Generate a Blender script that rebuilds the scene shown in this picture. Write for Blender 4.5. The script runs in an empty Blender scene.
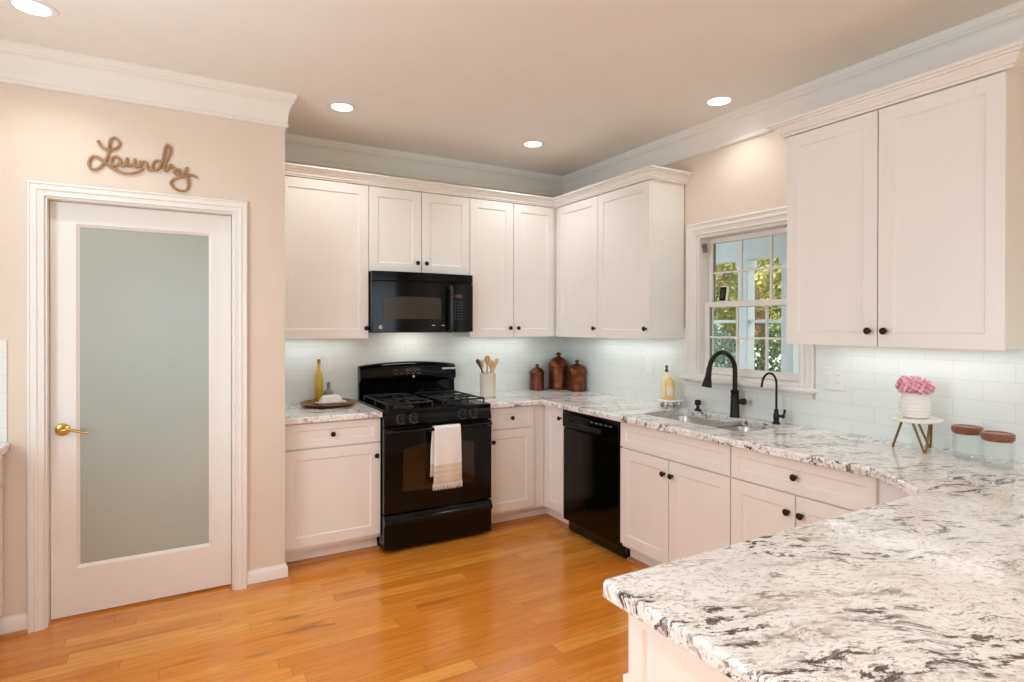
import bpy, bmesh, math, random
from mathutils import Vector, Matrix
from mathutils.geometry import tessellate_polygon

random.seed(7)
SC = bpy.context.scene
COL = SC.collection
PI = math.pi

# ------------------------------------------------------------------ camera, world, sun, exposure
F_PX, HY = 583.54, 327.2955
cd = bpy.data.cameras.new('camera')
cam = bpy.data.objects.new('camera', cd)
COL.objects.link(cam)
cd.sensor_fit = 'HORIZONTAL'
cd.sensor_width = 36.0
cd.lens = 36.0 * F_PX / 1024.0
cd.shift_y = -(341.0 - HY) / 1024.0
cd.clip_start = 0.02
cd.clip_end = 200
YAW, PITCH, ROLL = math.radians(29.8953), math.radians(-0.2339), math.radians(0.09)
_f = Vector((math.sin(YAW), math.cos(YAW), 0))
_r = Vector((math.cos(YAW), -math.sin(YAW), 0))
_u = Vector((0, 0, 1))
f2 = _f * math.cos(PITCH) + _u * math.sin(PITCH)
u2 = _u * math.cos(PITCH) - _f * math.sin(PITCH)
r3 = _r * math.cos(ROLL) + u2 * math.sin(ROLL)
u3 = u2 * math.cos(ROLL) - _r * math.sin(ROLL)
cam.matrix_world = Matrix(((r3.x, u3.x, -f2.x, -3.0126), (r3.y, u3.y, -f2.y, -4.3038),
                           (r3.z, u3.z, -f2.z, 1.4684), (0, 0, 0, 1)))
SC.camera = cam
SC.view_settings.view_transform = 'Standard'
SC.view_settings.look = 'None'
SC.view_settings.gamma = 1.0
SC.view_settings.use_curve_mapping = False
SC.view_settings.exposure = 0.09
SC.cycles.use_denoising = True
SC.cycles.max_bounces = 10
SC.cycles.diffuse_bounces = 6
SC.cycles.glossy_bounces = 5
SC.cycles.transparent_max_bounces = 16
SC.cycles.caustics_reflective = False
SC.cycles.caustics_refractive = False
SC.cycles.sample_clamp_indirect = 6.0
SC.cycles.blur_glossy = 0.1

world = bpy.data.worlds.new('sky')
SC.world = world
world.use_nodes = True
_bg = world.node_tree.nodes['Background']
_bg.inputs[0].default_value = (0.84, 0.93, 1.0, 1)
_bg.inputs[1].default_value = 2.2

sd = bpy.data.lights.new('sun', 'SUN')
sd.energy = 7.0
sd.color = (1, 0.94, 0.84)
sd.angle = 0.02
sun = bpy.data.objects.new('sun', sd)
COL.objects.link(sun)
sun.rotation_euler = Vector((0.62, -0.5, -0.6)).to_track_quat('-Z', 'Y').to_euler()

DOWN_W = 14.5       # each recessed ceiling lamp
STRIP_W = 0.9       # per metre of under-cabinet strip
BACK_FILL_W = 27.0      # area fill lamp in the opening added behind the camera
LEFT_FILL_W = 33.0       # area fill lamp at the opening added in the left wall
SPOT_FILL_W = 32.0  # unseen spots added as fill, no fixtures
DOWN_C, BACK_FILL_C, LEFT_FILL_C, STRIP_C = (0.97, 1.0, 0.99), (0.60, 0.82, 1.0), (0.62, 0.83, 1.0), (0.92, 0.98, 0.98)


def area(name, loc, direction, sx, sy, watts, color):
    l = bpy.data.lights.new(name, 'AREA')
    l.shape = 'RECTANGLE'
    l.size, l.size_y = sx, sy
    l.energy = watts
    l.color = color
    o = bpy.data.objects.new(name, l)
    COL.objects.link(o)
    o.location = loc
    o.rotation_euler = Vector(direction).to_track_quat('-Z', 'Y').to_euler()
    return o


area('back_fill', (-2.3, -7.15, 1.15), (0, 1, 0), 3.0, 2.1, BACK_FILL_W, BACK_FILL_C)  # added area lamp, fills the room from behind the camera
area('left_fill', (-4.33, -2.55, 1.68), (1, 0, 0), 1.25, 1.7, LEFT_FILL_W, LEFT_FILL_C)  # added area lamp, fills the room from the left


# ------------------------------------------------------------------ materials
def lin(r, g, b):
    def c(v):
        v /= 255.0
        return v / 12.92 if v <= 0.04045 else ((v + 0.055) / 1.055) ** 2.4
    return (c(r), c(g), c(b), 1)


class NT:
    """small node-tree helper"""
    def __init__(s, name):
        s.m = bpy.data.materials.new(name)
        s.m.use_nodes = True
        s.t = s.m.node_tree
        s.b = s.t.nodes['Principled BSDF']
        s.out = s.t.nodes['Material Output']

    def n(s, typ, **kw):
        n = s.t.nodes.new(typ)
        for k, v in kw.items():
            setattr(n, k, v)
        return n

    def l(s, a, b):
        s.t.links.new(a, b)

    def math(s, op, a, b=None, c=None):
        n = s.n('ShaderNodeMath', operation=op)
        for i, v in enumerate((a, b, c)):
            if v is None:
                continue
            if isinstance(v, (int, float)):
                n.inputs[i].default_value = v
            else:
                s.l(v, n.inputs[i])
        return n.outputs[0]

    def mix(s, fac, a, b, blend='MIX'):
        n = s.n('ShaderNodeMix', data_type='RGBA', blend_type=blend)
        for i, v in ((0, fac), (6, a), (7, b)):
            if isinstance(v, (int, float)):
                n.inputs[i].default_value = v
            elif isinstance(v, tuple):
                n.inputs[i].default_value = v
            else:
                s.l(v, n.inputs[i])
        return n.outputs[2]

    def ramp(s, fac, pts):
        n = s.n('ShaderNodeValToRGB')
        e = n.color_ramp.elements
        while len(e) < len(pts):
            e.new(0.5)
        for q, (p, c) in zip(e, pts):
            q.position = p
            q.color = c if isinstance(c, tuple) else (c, c, c, 1)
        s.l(fac, n.inputs[0])
        return n.outputs[0]

    def obj(s):
        return s.n('ShaderNodeTexCoord').outputs['Object']

    def noise(s, vec, scale, detail=4, rough=0.5, dist=0.0):
        n = s.n('ShaderNodeTexNoise')
        n.inputs['Scale'].default_value = scale
        n.inputs['Detail'].default_value = detail
        n.inputs['Roughness'].default_value = rough
        n.inputs['Distortion'].default_value = dist
        if vec is not None:
            s.l(vec, n.inputs['Vector'])
        return n.outputs['Fac']

    def mapping(s, vec, scale=(1, 1, 1), rot=(0, 0, 0), loc=(0, 0, 0)):
        n = s.n('ShaderNodeMapping')
        n.inputs['Scale'].default_value = scale
        n.inputs['Rotation'].default_value = rot
        n.inputs['Location'].default_value = loc
        s.l(vec, n.inputs['Vector'])
        return n.outputs[0]

    def bump(s, h, strength=0.1, dist=0.002):
        n = s.n('ShaderNodeBump')
        n.inputs['Strength'].default_value = strength
        n.inputs['Distance'].default_value = dist
        s.l(h, n.inputs['Height'])
        s.l(n.outputs[0], s.b.inputs['Normal'])


def plain(name, rgb, rough=0.5, metal=0.0, var=0.03, scale=6.0, bump=0.0, bscale=60.0, coat=0.0, stretch=(1, 1, 1)):
    m = NT(name)
    c = lin(*rgb)
    v = m.mapping(m.obj(), stretch)
    f = m.noise(v, scale, 3)
    lo = tuple(max(0, q * (1 - var)) for q in c[:3]) + (1,)
    hi = tuple(min(1, q * (1 + var)) for q in c[:3]) + (1,)
    m.l(m.ramp(f, [(0.3, lo), (0.7, hi)]), m.b.inputs['Base Color'])
    m.b.inputs['Roughness'].default_value = rough
    m.b.inputs['Metallic'].default_value = metal
    m.b.inputs['Coat Weight'].default_value = coat
    m.b.inputs['Coat Roughness'].default_value = 0.06
    if bump:
        m.bump(m.noise(v, bscale, 4), bump)
    return m.m


M = {}
M['wall'] = plain('beige wall paint', (222, 207, 192), 0.75, var=0.015, bump=0.04, bscale=220)
M['ceiling'] = plain('ceiling paint', (236, 233, 227), 0.85, var=0.012, bump=0.04, bscale=160)
M['trim'] = plain('white trim paint', (233, 229, 224), 0.38, var=0.01)
M['cabinet'] = plain('white cabinet paint', (238, 234, 230), 0.36, var=0.01)
M['black'] = plain('black enamel', (5, 5, 5), 0.12, var=0.1)
M['black'].node_tree.nodes['Principled BSDF'].inputs['Specular IOR Level'].default_value = 0.26
M['blackmatte'] = plain('cast iron', (16, 15, 15), 0.45, var=0.2, bump=0.1)
M['blackplastic'] = plain('black plastic', (18, 17, 17), 0.3)
M['keygrey'] = plain('grey key print', (84, 82, 79), 0.5)
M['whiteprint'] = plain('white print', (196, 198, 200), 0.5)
M['display'] = plain('amber display', (92, 56, 26), 0.25)
M['ovenglass'] = plain('smoked oven glass', (44, 28, 14), 0.06)
M['mwglass'] = plain('smoked microwave glass', (66, 60, 54), 0.2)
M['mwglass'].node_tree.nodes['Principled BSDF'].inputs['Specular IOR Level'].default_value = 0.15
M['bronze'] = plain('oil rubbed bronze', (34, 27, 24), 0.35, metal=0.55, var=0.25, scale=20)
M['steel'] = plain('brushed steel', (206, 203, 198), 0.34, metal=1.0, var=0.06, scale=30, stretch=(1, 12, 1))
M['brass'] = plain('polished brass', (214, 172, 92), 0.16, metal=1.0)
M['goldleg'] = plain('antique brass rod', (128, 100, 62), 0.32, metal=0.8)
M['ceramic'] = plain('white ceramic', (240, 236, 231), 0.25, coat=0.3)
M['crock'] = plain('cream stoneware', (222, 212, 196), 0.4, var=0.04)
M['wood'] = plain('light wood', (206, 164, 108), 0.5, var=0.22, scale=14, stretch=(6, 6, 1))
M['woodb'] = plain('pale beech wood', (222, 186, 136), 0.5, var=0.16, scale=14, stretch=(6, 6, 1))
M['darkwood'] = plain('dark wood', (74, 50, 36), 0.5, var=0.2, scale=14, stretch=(6, 6, 1))
M['lidwood'] = plain('acacia wood', (132, 78, 44), 0.35, var=0.35, scale=24, stretch=(1, 7, 5), coat=0.2)
M['traywood'] = plain('walnut tray', (128, 78, 48), 0.35, var=0.3, scale=10, stretch=(1, 8, 1))
M['signwood'] = plain('sign wood', (164, 122, 80), 0.55, var=0.2, scale=30)
M['shoe'] = plain('oak shoe moulding', (186, 124, 70), 0.35, var=0.15, scale=8, stretch=(1, 8, 1))
M['marble'] = plain('white marble', (240, 236, 230), 0.2, var=0.06, scale=5)
M['cork'] = plain('cork', (150, 122, 88), 0.8, var=0.2, scale=60)
M['oil'] = plain('olive oil in glass', (206, 178, 20), 0.08, var=0.15, scale=16, coat=0.6)
M['soapyellow'] = plain('pale yellow soap', (242, 230, 184), 0.1, var=0.06, coat=0.5)
M['soapamber'] = plain('amber soap', (240, 200, 128), 0.1, var=0.1, coat=0.5)
M['greyglass'] = plain('smoky glass', (132, 138, 140), 0.08, coat=0.6)
M['green'] = plain('bottle green', (62, 66, 34), 0.25)
M['label'] = plain('paper label', (236, 230, 220), 0.7)
M['pink'] = plain('pink petals', (250, 186, 200), 0.6, var=0.14, scale=40)
M['leafdark'] = plain('leaf green', (62, 92, 52), 0.6, var=0.2, scale=30)
M['plastic'] = plain('white plastic', (230, 232, 228), 0.3)
M['slot'] = plain('dark slot', (70, 66, 62), 0.6)
M['towel'] = plain('towel fringe', (238, 230, 218), 0.95, var=0.06, scale=90)
M['siding'] = plain('white siding', (232, 232, 228), 0.6)
M['porchgrey'] = plain('grey porch ceiling', (136, 142, 144), 0.7)
M['porchwhite'] = plain('white porch paint', (232, 236, 238), 0.5)
M['roof'] = plain('brown roof shingles', (120, 88, 70), 0.9, var=0.2, scale=9)
M['bark'] = plain('bark', (104, 88, 74), 0.9, var=0.3, scale=14, stretch=(4, 4, 1))
M['blossom'] = plain('purple blossom', (206, 126, 214), 0.6, var=0.25, scale=4)
M['lawn'] = plain('lawn', (130, 134, 84), 0.95, var=0.3, scale=3)
M['rubber'] = plain('grey seal', (120, 118, 114), 0.6)


def leafmat(name, a, b, c):
    m = NT(name)
    o = m.obj()
    f = m.noise(o, 2.2, 5, 0.7)
    m.l(m.ramp(f, [(0.32, lin(*a)), (0.5, lin(*b)), (0.68, lin(*c))]), m.b.inputs['Base Color'])
    m.b.inputs['Roughness'].default_value = 0.6
    m.b.inputs['Subsurface Weight'].default_value = 0.0
    return m.m


M['leaf1'] = leafmat('yellow green foliage', (92, 106, 52), (150, 152, 84), (206, 190, 112))
M['leaf2'] = leafmat('green foliage', (58, 82, 52), (104, 126, 84), (158, 168, 116))
M['leaf3'] = leafmat('silvery green foliage', (84, 108, 92), (134, 154, 134), (190, 204, 186))
M['leaf4'] = leafmat('russet foliage', (120, 92, 62), (170, 126, 90), (206, 170, 128))

# ---- oak strip floor: planks run along x, each with its own tone
m = NT('oak strip floor')
o = m.obj()
sx = m.n('ShaderNodeSeparateXYZ')
m.l(o, sx.inputs[0])
X, Y = sx.outputs[0], sx.outputs[1]
PW, PL = 0.083, 1.15
row = m.math('FLOOR', m.math('DIVIDE', Y, PW))
wn = m.n('ShaderNodeTexWhiteNoise', noise_dimensions='1D')
m.l(row, wn.inputs['W'])
xs = m.math('ADD', m.math('DIVIDE', X, PL), m.math('MULTIPLY', wn.outputs['Value'], 7.31))
idx = m.math('FLOOR', xs)
cv = m.n('ShaderNodeCombineXYZ')
m.l(row, cv.inputs[0])
m.l(idx, cv.inputs[1])
wn2 = m.n('ShaderNodeTexWhiteNoise', noise_dimensions='2D')
m.l(cv.outputs[0], wn2.inputs['Vector'])
tone = m.ramp(wn2.outputs['Value'], [(0.0, lin(216, 132, 44)), (0.4, lin(228, 144, 52)), (0.75, lin(234, 152, 58)), (1.0, lin(242, 168, 74))])
gv = m.n('ShaderNodeVectorMath', operation='ADD')
gm = m.mapping(o, (1.6, 26, 1))
m.l(gm, gv.inputs[0])
sc_ = m.n('ShaderNodeVectorMath', operation='SCALE')
m.l(cv.outputs[0], sc_.inputs[0])
sc_.inputs['Scale'].default_value = 3.7
m.l(sc_.outputs[0], gv.inputs[1])
g1 = m.noise(gv.outputs[0], 2.2, 6, 0.6, 1.2)
g2 = m.noise(m.mapping(gv.outputs[0], (0.6, 0.25, 1)), 1.2, 2, 0.5, 2.0)
col = m.mix(m.ramp(g1, [(0.36, 0.38), (0.6, 0.0)]), tone, lin(150, 84, 30))
col = m.mix(m.ramp(g2, [(0.24, 0.5), (0.36, 0.0)]), col, lin(108, 58, 26))
fy = m.math('FRACT', m.math('DIVIDE', Y, PW))
fx = m.math('FRACT', xs)
ey = m.math('LESS_THAN', m.math('MINIMUM', fy, m.math('SUBTRACT', 1, fy)), 0.014)
ex = m.math('LESS_THAN', m.math('MINIMUM', fx, m.math('SUBTRACT', 1, fx)), 0.0014)
seam = m.math('MAXIMUM', ey, ex)
col = m.mix(m.math('MULTIPLY', seam, 0.42), col, lin(90, 50, 24))
m.l(col, m.b.inputs['Base Color'])
m.l(m.ramp(g1, [(0.3, 0.24), (0.7, 0.16)]), m.b.inputs['Roughness'])
m.b.inputs['Coat Weight'].default_value = 0.2
m.b.inputs['Coat Roughness'].default_value = 0.1
m.bump(m.math('SUBTRACT', 1, seam), 0.12, 0.001)
M['floor'] = m.m

# ---- white granite with taupe veins and black mineral patches
m = NT('white speckled granite')
o = m.obj()
w1 = m.n('ShaderNodeTexNoise')
w1.inputs['Scale'].default_value = 3.0
w1.inputs['Detail'].default_value = 3
m.l(o, w1.inputs['Vector'])
wa = m.n('ShaderNodeVectorMath', operation='SCALE')
m.l(w1.outputs['Color'], wa.inputs[0])
wa.inputs['Scale'].default_value = 0.22
wb = m.n('ShaderNodeVectorMath', operation='ADD')
m.l(o, wb.inputs[0])
m.l(wa.outputs[0], wb.inputs[1])
P = wb.outputs[0]
R = math.radians(24)
st = m.mapping(m.mapping(P, rot=(0, 0, R)), (1, 2.7, 2.2))
base = m.ramp(m.noise(st, 5, 6, 0.62), [(0.28, lin(214, 208, 202)), (0.38, lin(238, 236, 232)), (0.55, lin(250, 250, 249)), (0.74, lin(243, 236, 226))])
base = m.mix(m.ramp(m.noise(o, 2.1, 3), [(0.45, 0.0), (0.7, 0.4)]), base, lin(232, 235, 235))
# fine grain
base = m.mix(m.ramp(m.noise(st, 46, 5, 0.7), [(0.37, 0.75), (0.47, 0.0)]), base, lin(158, 148, 138))
base = m.mix(m.ramp(m.noise(st, 85, 3, 0.7), [(0.32, 0.7), (0.39, 0.0)]), base, lin(116, 94, 84))
# taupe drifts
drift = m.math('MULTIPLY', m.ramp(m.noise(st, 3.4, 5, 0.6), [(0.56, 0.0), (0.70, 1.0)]), m.ramp(m.noise(st, 26, 5, 0.75), [(0.46, 0.0), (0.58, 0.9)]))
base = m.mix(drift, base, lin(146, 124, 108))
drift2 = m.math('MULTIPLY', m.ramp(m.noise(m.mapping(st, loc=(7, 3, 1)), 4.2, 5, 0.6), [(0.55, 0.0), (0.68, 1.0)]), m.ramp(m.noise(st, 34, 4, 0.75), [(0.46, 0.0), (0.55, 0.8)]))
base = m.mix(drift2, base, lin(150, 116, 108))
# dark mineral clots, grouped along drifts
clot = m.math('MULTIPLY', m.ramp(m.noise(m.mapping(st, loc=(2.2, 9.1, 4)), 2.6, 4, 0.55), [(0.485, 0.0), (0.545, 1.0)]), m.ramp(m.noise(m.mapping(st, loc=(5, 1, 1)), 15, 8, 0.75), [(0.53, 0.0), (0.556, 1.0)]))
base = m.mix(clot, base, m.ramp(m.noise(st, 60, 3, 0.7), [(0.35, lin(44, 38, 36)), (0.65, lin(104, 92, 84))]))
spk = m.ramp(m.noise(m.mapping(st, loc=(1, 4, 8)), 24, 4, 0.7), [(0.66, 0.0), (0.69, 1.0)])
base = m.mix(spk, base, lin(58, 50, 48))
m.l(base, m.b.inputs['Base Color'])
m.b.inputs['Roughness'].default_value = 0.13
m.b.inputs['Specular IOR Level'].default_value = 0.55
M['granite'] = m.m

# ---- pale aqua glass subway tile (u runs around the corner)
m = NT('pale glass subway tile')
sx = m.n('ShaderNodeSeparateXYZ')
m.l(m.obj(), sx.inputs[0])
u = m.math('SUBTRACT', sx.outputs[0], sx.outputs[1])
cv = m.n('ShaderNodeCombineXYZ')
m.l(m.math('ADD', u, 0.018), cv.inputs[0])
m.l(m.math('SUBTRACT', sx.outputs[2], 0.898), cv.inputs[1])
br = m.n('ShaderNodeTexBrick')
br.offset = 0.5
br.inputs['Scale'].default_value = 1.0
br.inputs['Brick Width'].default_value = 0.225
br.inputs['Row Height'].default_value = 0.083
br.inputs['Mortar Size'].default_value = 0.0018
br.inputs['Mortar Smooth'].default_value = 0.2
br.inputs['Bias'].default_value = 0.0
br.inputs['Color1'].default_value = lin(226, 231, 227)
br.inputs['Color2'].default_value = lin(229, 233, 229)
br.inputs['Mortar'].default_value = lin(216, 219, 214)
m.l(cv.outputs[0], br.inputs['Vector'])
m.l(br.outputs['Color'], m.b.inputs['Base Color'])
m.b.inputs['Roughness'].default_value = 0.12
m.bump(m.math('SUBTRACT', 1, br.outputs['Fac']), 0.15, 0.001)
M['tile'] = m.m

# ---- frosted door glass
m = NT('frosted glass')
f = m.noise(m.obj(), 1.3, 2)
m.l(m.ramp(f, [(0.3, lin(160, 167, 158)), (0.7, lin(170, 174, 165))]), m.b.inputs['Base Color'])
m.b.inputs['Roughness'].default_value = 0.22
m.b.inputs['Specular IOR Level'].default_value = 0.6
m.bump(m.noise(m.obj(), 300, 3), 0.03)
M['frosted'] = m.m

# ---- hammered copper
m = NT('embossed copper')
o = m.obj()
m.l(m.ramp(m.noise(o, 18, 4, 0.6), [(0.3, lin(80, 42, 28)), (0.55, lin(122, 66, 42)), (0.8, lin(160, 98, 66))]), m.b.inputs['Base Color'])
m.b.inputs['Metallic'].default_value = 0.75
m.b.inputs['Roughness'].default_value = 0.33
vo = m.n('ShaderNodeTexVoronoi')
vo.inputs['Scale'].default_value = 62
m.l(o, vo.inputs['Vector'])
m.bump(vo.outputs['Distance'], 0.5, 0.004)
M['copper'] = m.m

# ---- towel with woven beige bands (measured from its own base)
m = NT('woven towel')
sx = m.n('ShaderNodeSeparateXYZ')
m.l(m.obj(), sx.inputs[0])
band = m.ramp(sx.outputs[2], [(0.0, lin(228, 212, 190)), (0.055, lin(249, 246, 241)), (0.062, lin(226, 210, 188)), (0.088, lin(240, 232, 222)), (0.094, lin(230, 215, 195)), (0.122, lin(250, 248, 245))])
band.node.color_ramp.interpolation = 'CONSTANT'
m.l(m.mix(m.ramp(m.noise(m.mapping(m.obj(), (1, 1, 0.6)), 240, 2), [(0.35, 0.25), (0.6, 0.0)]), band, lin(190, 176, 160)), m.b.inputs['Base Color'])
m.b.inputs['Roughness'].default_value = 0.95
m.bump(m.noise(m.obj(), 320, 2), 0.3)
M['toweling'] = m.m


def paneglass(name, tint, gloss=0.45):
    m = NT(name)
    tr = m.n('ShaderNodeBsdfTransparent')
    tr.inputs[0].default_value = tint
    gl = m.n('ShaderNodeBsdfGlossy')
    gl.inputs['Roughness'].default_value = 0.02
    lw = m.n('ShaderNodeLayerWeight')
    lw.inputs[0].default_value = 0.3
    mx = m.n('ShaderNodeMixShader')
    m.l(m.math('MULTIPLY', lw.outputs['Fresnel'], gloss), mx.inputs[0])
    m.l(tr.outputs[0], mx.inputs[1])
    m.l(gl.outputs[0], mx.inputs[2])
    m.l(mx.outputs[0], m.out.inputs[0])
    m.t.nodes.remove(m.b)
    return m.m


M['pane'] = paneglass('window glass', (0.97, 0.98, 0.98, 1))
M['jarglass'] = paneglass('clear jar glass', (0.965, 0.97, 0.965, 1), 0.16)
m = NT('lamp diffuser')
m.b.inputs['Base Color'].default_value = (1, 1, 1, 1)
m.b.inputs['Emission Color'].default_value = (1, 0.93, 0.82, 1)
m.b.inputs['Emission Strength'].default_value = 4.0
M['lamp'] = m.m


# ------------------------------------------------------------------ mesh helpers
class MB:
    def __init__(s):
        s.v, s.f = [], []

    def add(s, vs, fs):
        k = len(s.v)
        s.v += [tuple(p) for p in vs]
        s.f += [tuple(i + k for i in f) for f in fs]
        return s

    def box(s, x0, x1, y0, y1, z0, z1):
        x0, x1 = sorted((x0, x1)); y0, y1 = sorted((y0, y1)); z0, z1 = sorted((z0, z1))
        return s.add([(x0, y0, z0), (x1, y0, z0), (x1, y1, z0), (x0, y1, z0), (x0, y0, z1), (x1, y0, z1), (x1, y1, z1), (x0, y1, z1)],
                     [(0, 3, 2, 1), (4, 5, 6, 7), (0, 1, 5, 4), (1, 2, 6, 5), (2, 3, 7, 6), (3, 0, 4, 7)])

    def lathe(s, prof, c=(0, 0, 0), axis=(0, 0, 1), n=28, closed=False):
        """prof: (radius, height) pairs along axis from c"""
        ax = Vector(axis).normalized()
        a = ax.orthogonal().normalized()
        b = ax.cross(a)
        c = Vector(c)
        vs, fs = [], []
        for r, h in prof:
            for i in range(n):
                t = 2 * PI * i / n
                vs.append(c + ax * h + (a * math.cos(t) + b * math.sin(t)) * max(r, 1e-5))
        k = len(prof)
        for j in range(k - 1 if not closed else k):
            j2 = (j + 1) % k
            for i in range(n):
                i2 = (i + 1) % n
                fs.append((j * n + i, j * n + i2, j2 * n + i2, j2 * n + i))
        if not closed:
            fs.append(tuple(range(n - 1, -1, -1)))
            fs.append(tuple((k - 1) * n + i for i in range(n)))
        return s.add(vs, fs)

    def cyl(s, a, b, r, r2=None, n=16):
        a, b = Vector(a), Vector(b)
        L = (b - a).length
        return s.lathe([(r, 0), (r if r2 is None else r2, L)], a, b - a, n)

    def tube(s, pts, r, n=10, closed=False, flat=1.0, flatdir=None):
        pts = [Vector(p) for p in pts]
        k = len(pts)
        rs = r if isinstance(r, (list, tuple)) else [r] * k
        vs, fs = [], []
        up = None
        for i, p in enumerate(pts):
            if closed:
                d = pts[(i + 1) % k] - pts[i - 1]
            else:
                d = pts[min(i + 1, k - 1)] - pts[max(i - 1, 0)]
            d.normalize()
            if flatdir is not None:
                a = Vector(flatdir) - d * d.dot(Vector(flatdir))
                a.normalize()
            elif up is None:
                a = d.orthogonal().normalized()
            else:
                a = up - d * d.dot(up)
                a.normalize()
            up = a
            b = d.cross(a)
            for q in range(n):
                t = 2 * PI * q / n
                vs.append(p + (a * math.cos(t) * flat + b * math.sin(t)) * rs[i])
        for i in range(k if closed else k - 1):
            i2 = (i + 1) % k
            for q in range(n):
                q2 = (q + 1) % n
                fs.append((i * n + q, i * n + q2, i2 * n + q2, i2 * n + q))
        if not closed:
            fs.append(tuple(range(n - 1, -1, -1)))
            fs.append(tuple((k - 1) * n + q for q in range(n)))
        return s.add(vs, fs)

    def prism(s, poly, fn, h0, h1):
        """closed polygon (a,b) extruded between h0 and h1 through fn(a,b,h)"""
        n = len(poly)
        vs = [fn(a, b, h0) for a, b in poly] + [fn(a, b, h1) for a, b in poly]
        fs = [tuple(range(n - 1, -1, -1)), tuple(range(n, 2 * n))]
        fs += [(i, (i + 1) % n, n + (i + 1) % n, n + i) for i in range(n)]
        return s.add(vs, fs)

    def sweep(s, secs, prof, fn):
        """secs: ((a,b),(ma,mb)) sections; prof: closed (offset,height) loop"""
        n = len(prof)
        vs, fs = [], []
        for (a, b), (ma, mb) in secs:
            for q, h in prof:
                vs.append(fn(a + ma * q, b + mb * q, h))
        for i in range(len(secs) - 1):
            for j in range(n):
                j2 = (j + 1) % n
                fs.append((i * n + j, i * n + j2, (i + 1) * n + j2, (i + 1) * n + j))
        fs.append(tuple(range(n - 1, -1, -1)))
        fs.append(tuple((len(secs) - 1) * n + j for j in range(n)))
        return s.add(vs, fs)

    def xf(s, mat):
        s.v = [tuple(mat @ Vector(p)) for p in s.v]
        return s


def mitres(path):
    out = []
    k = len(path)
    def right(a, b):
        dx, dy = b[0] - a[0], b[1] - a[1]
        L = math.hypot(dx, dy)
        return (dy / L, -dx / L)
    for i, p in enumerate(path):
        ns = []
        if i > 0: ns.append(right(path[i - 1], p))
        if i < k - 1: ns.append(right(p, path[i + 1]))
        if len(ns) == 2:
            mx, my = ns[0][0] + ns[1][0], ns[0][1] + ns[1][1]
            q = 2.0 / (mx * mx + my * my)
            out.append((p, (mx * q, my * q)))
        else:
            out.append((p, ns[0]))
    return out


WL = {}


def ob(name, mb, mat, parent=None, bevel=0.0, seg=2, smooth=40, solid=0.0):
    """link one mesh object; vertices are given in world space"""
    me = bpy.data.meshes.new(name)
    off = WL.get(parent.name, Vector()) if parent else Vector()
    me.from_pydata([tuple(Vector(p) - off) for p in mb.v], [], mb.f)
    bm = bmesh.new()
    bm.from_mesh(me)
    bmesh.ops.recalc_face_normals(bm, faces=bm.faces)
    bm.to_mesh(me)
    bm.free()
    if smooth:
        me.shade_smooth()
        me.set_sharp_from_angle(angle=math.radians(smooth))
    me.materials.append(mat)
    o = bpy.data.objects.new(name, me)
    COL.objects.link(o)
    if parent:
        o.parent = parent
        WL[o.name] = off.copy()
    else:
        WL[o.name] = Vector()
    if bevel:
        b = o.modifiers.new('bevel', 'BEVEL')
        b.width = bevel
        b.segments = seg
        b.limit_method = 'ANGLE'
        b.angle_limit = math.radians(40)
        b.harden_normals = False
    return o


def tag(o, label, cat, group=None, kind=None):
    o['label'] = label
    o['category'] = cat
    if group: o['group'] = group
    if kind: o['kind'] = kind
    return o


def thing(name, label, cat, loc, group=None):
    o = bpy.data.objects.new(name, None)
    o.empty_display_size = 0.05
    COL.objects.link(o)
    o.location = loc
    WL[o.name] = Vector(loc)
    return tag(o, label, cat, group)


def struct(name, mb, mat, parent=None, label=None, cat=None, **kw):
    o = ob(name, mb, mat, parent, **kw)
    if not parent:
        o['kind'] = 'structure'
        if label: o['label'] = label
        if cat: o['category'] = cat
    return o


def clone(root, loc, label):
    r = root.copy(); COL.objects.link(r); r.location = loc; r['label'] = label
    for ch in list(root.children):
        c = ch.copy(); COL.objects.link(c); c.parent = r
        for g in list(ch.children):
            d = g.copy(); COL.objects.link(d); d.parent = c
    return r


def catmull(P, n=6):
    P = [Vector(p) for p in P]
    out = []
    for i in range(len(P) - 1):
        p0, p1, p2, p3 = P[max(i - 1, 0)], P[i], P[i + 1], P[min(i + 2, len(P) - 1)]
        for k in range(n):
            t = k / n
            out.append(0.5 * ((2 * p1) + (-p0 + p2) * t + (2 * p0 - 5 * p1 + 4 * p2 - p3) * t * t + (-p0 + 3 * p1 - 3 * p2 + p3) * t ** 3))
    out.append(P[-1])
    return out


def roundpoly(poly, rads, n=5):
    """round polygon corners"""
    out = []
    k = len(poly)
    for i, p in enumerate(poly):
        r = rads[i] if isinstance(rads, (list, tuple)) else rads
        if r <= 0:
            out.append(p); continue
        p = Vector((p[0], p[1])); a = Vector(poly[i - 1]); b = Vector(poly[(i + 1) % k])
        da, db = (a - p).normalized(), (b - p).normalized()
        ang = da.angle(db)
        t = r / math.tan(ang / 2)
        c = p + (da + db).normalized() * (r / math.sin(ang / 2))
        s0, s1 = p + da * t - c, p + db * t - c
        a0 = math.atan2(s0.y, s0.x); a1 = math.atan2(s1.y, s1.x)
        d = (a1 - a0 + PI) % (2 * PI) - PI
        for j in range(n + 1):
            q = a0 + d * j / n
            out.append((c.x + r * math.cos(q), c.y + r * math.sin(q)))
    return out


def inset(poly, d):
    """move a polygon's edges inward by d (CCW polygon)"""
    k = len(poly)
    out = []
    for i in range(k):
        a, p, b = Vector(poly[i - 1]), Vector(poly[i]), Vector(poly[(i + 1) % k])
        e1, e2 = (p - a).normalized(), (b - p).normalized()
        n1, n2 = Vector((-e1.y, e1.x)), Vector((-e2.y, e2.x))
        mm = n1 + n2
        q = 2.0 / max(mm.length_squared, 0.2)
        out.append((p.x + mm.x * q * d, p.y + mm.y * q * d))
    return out


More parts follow.
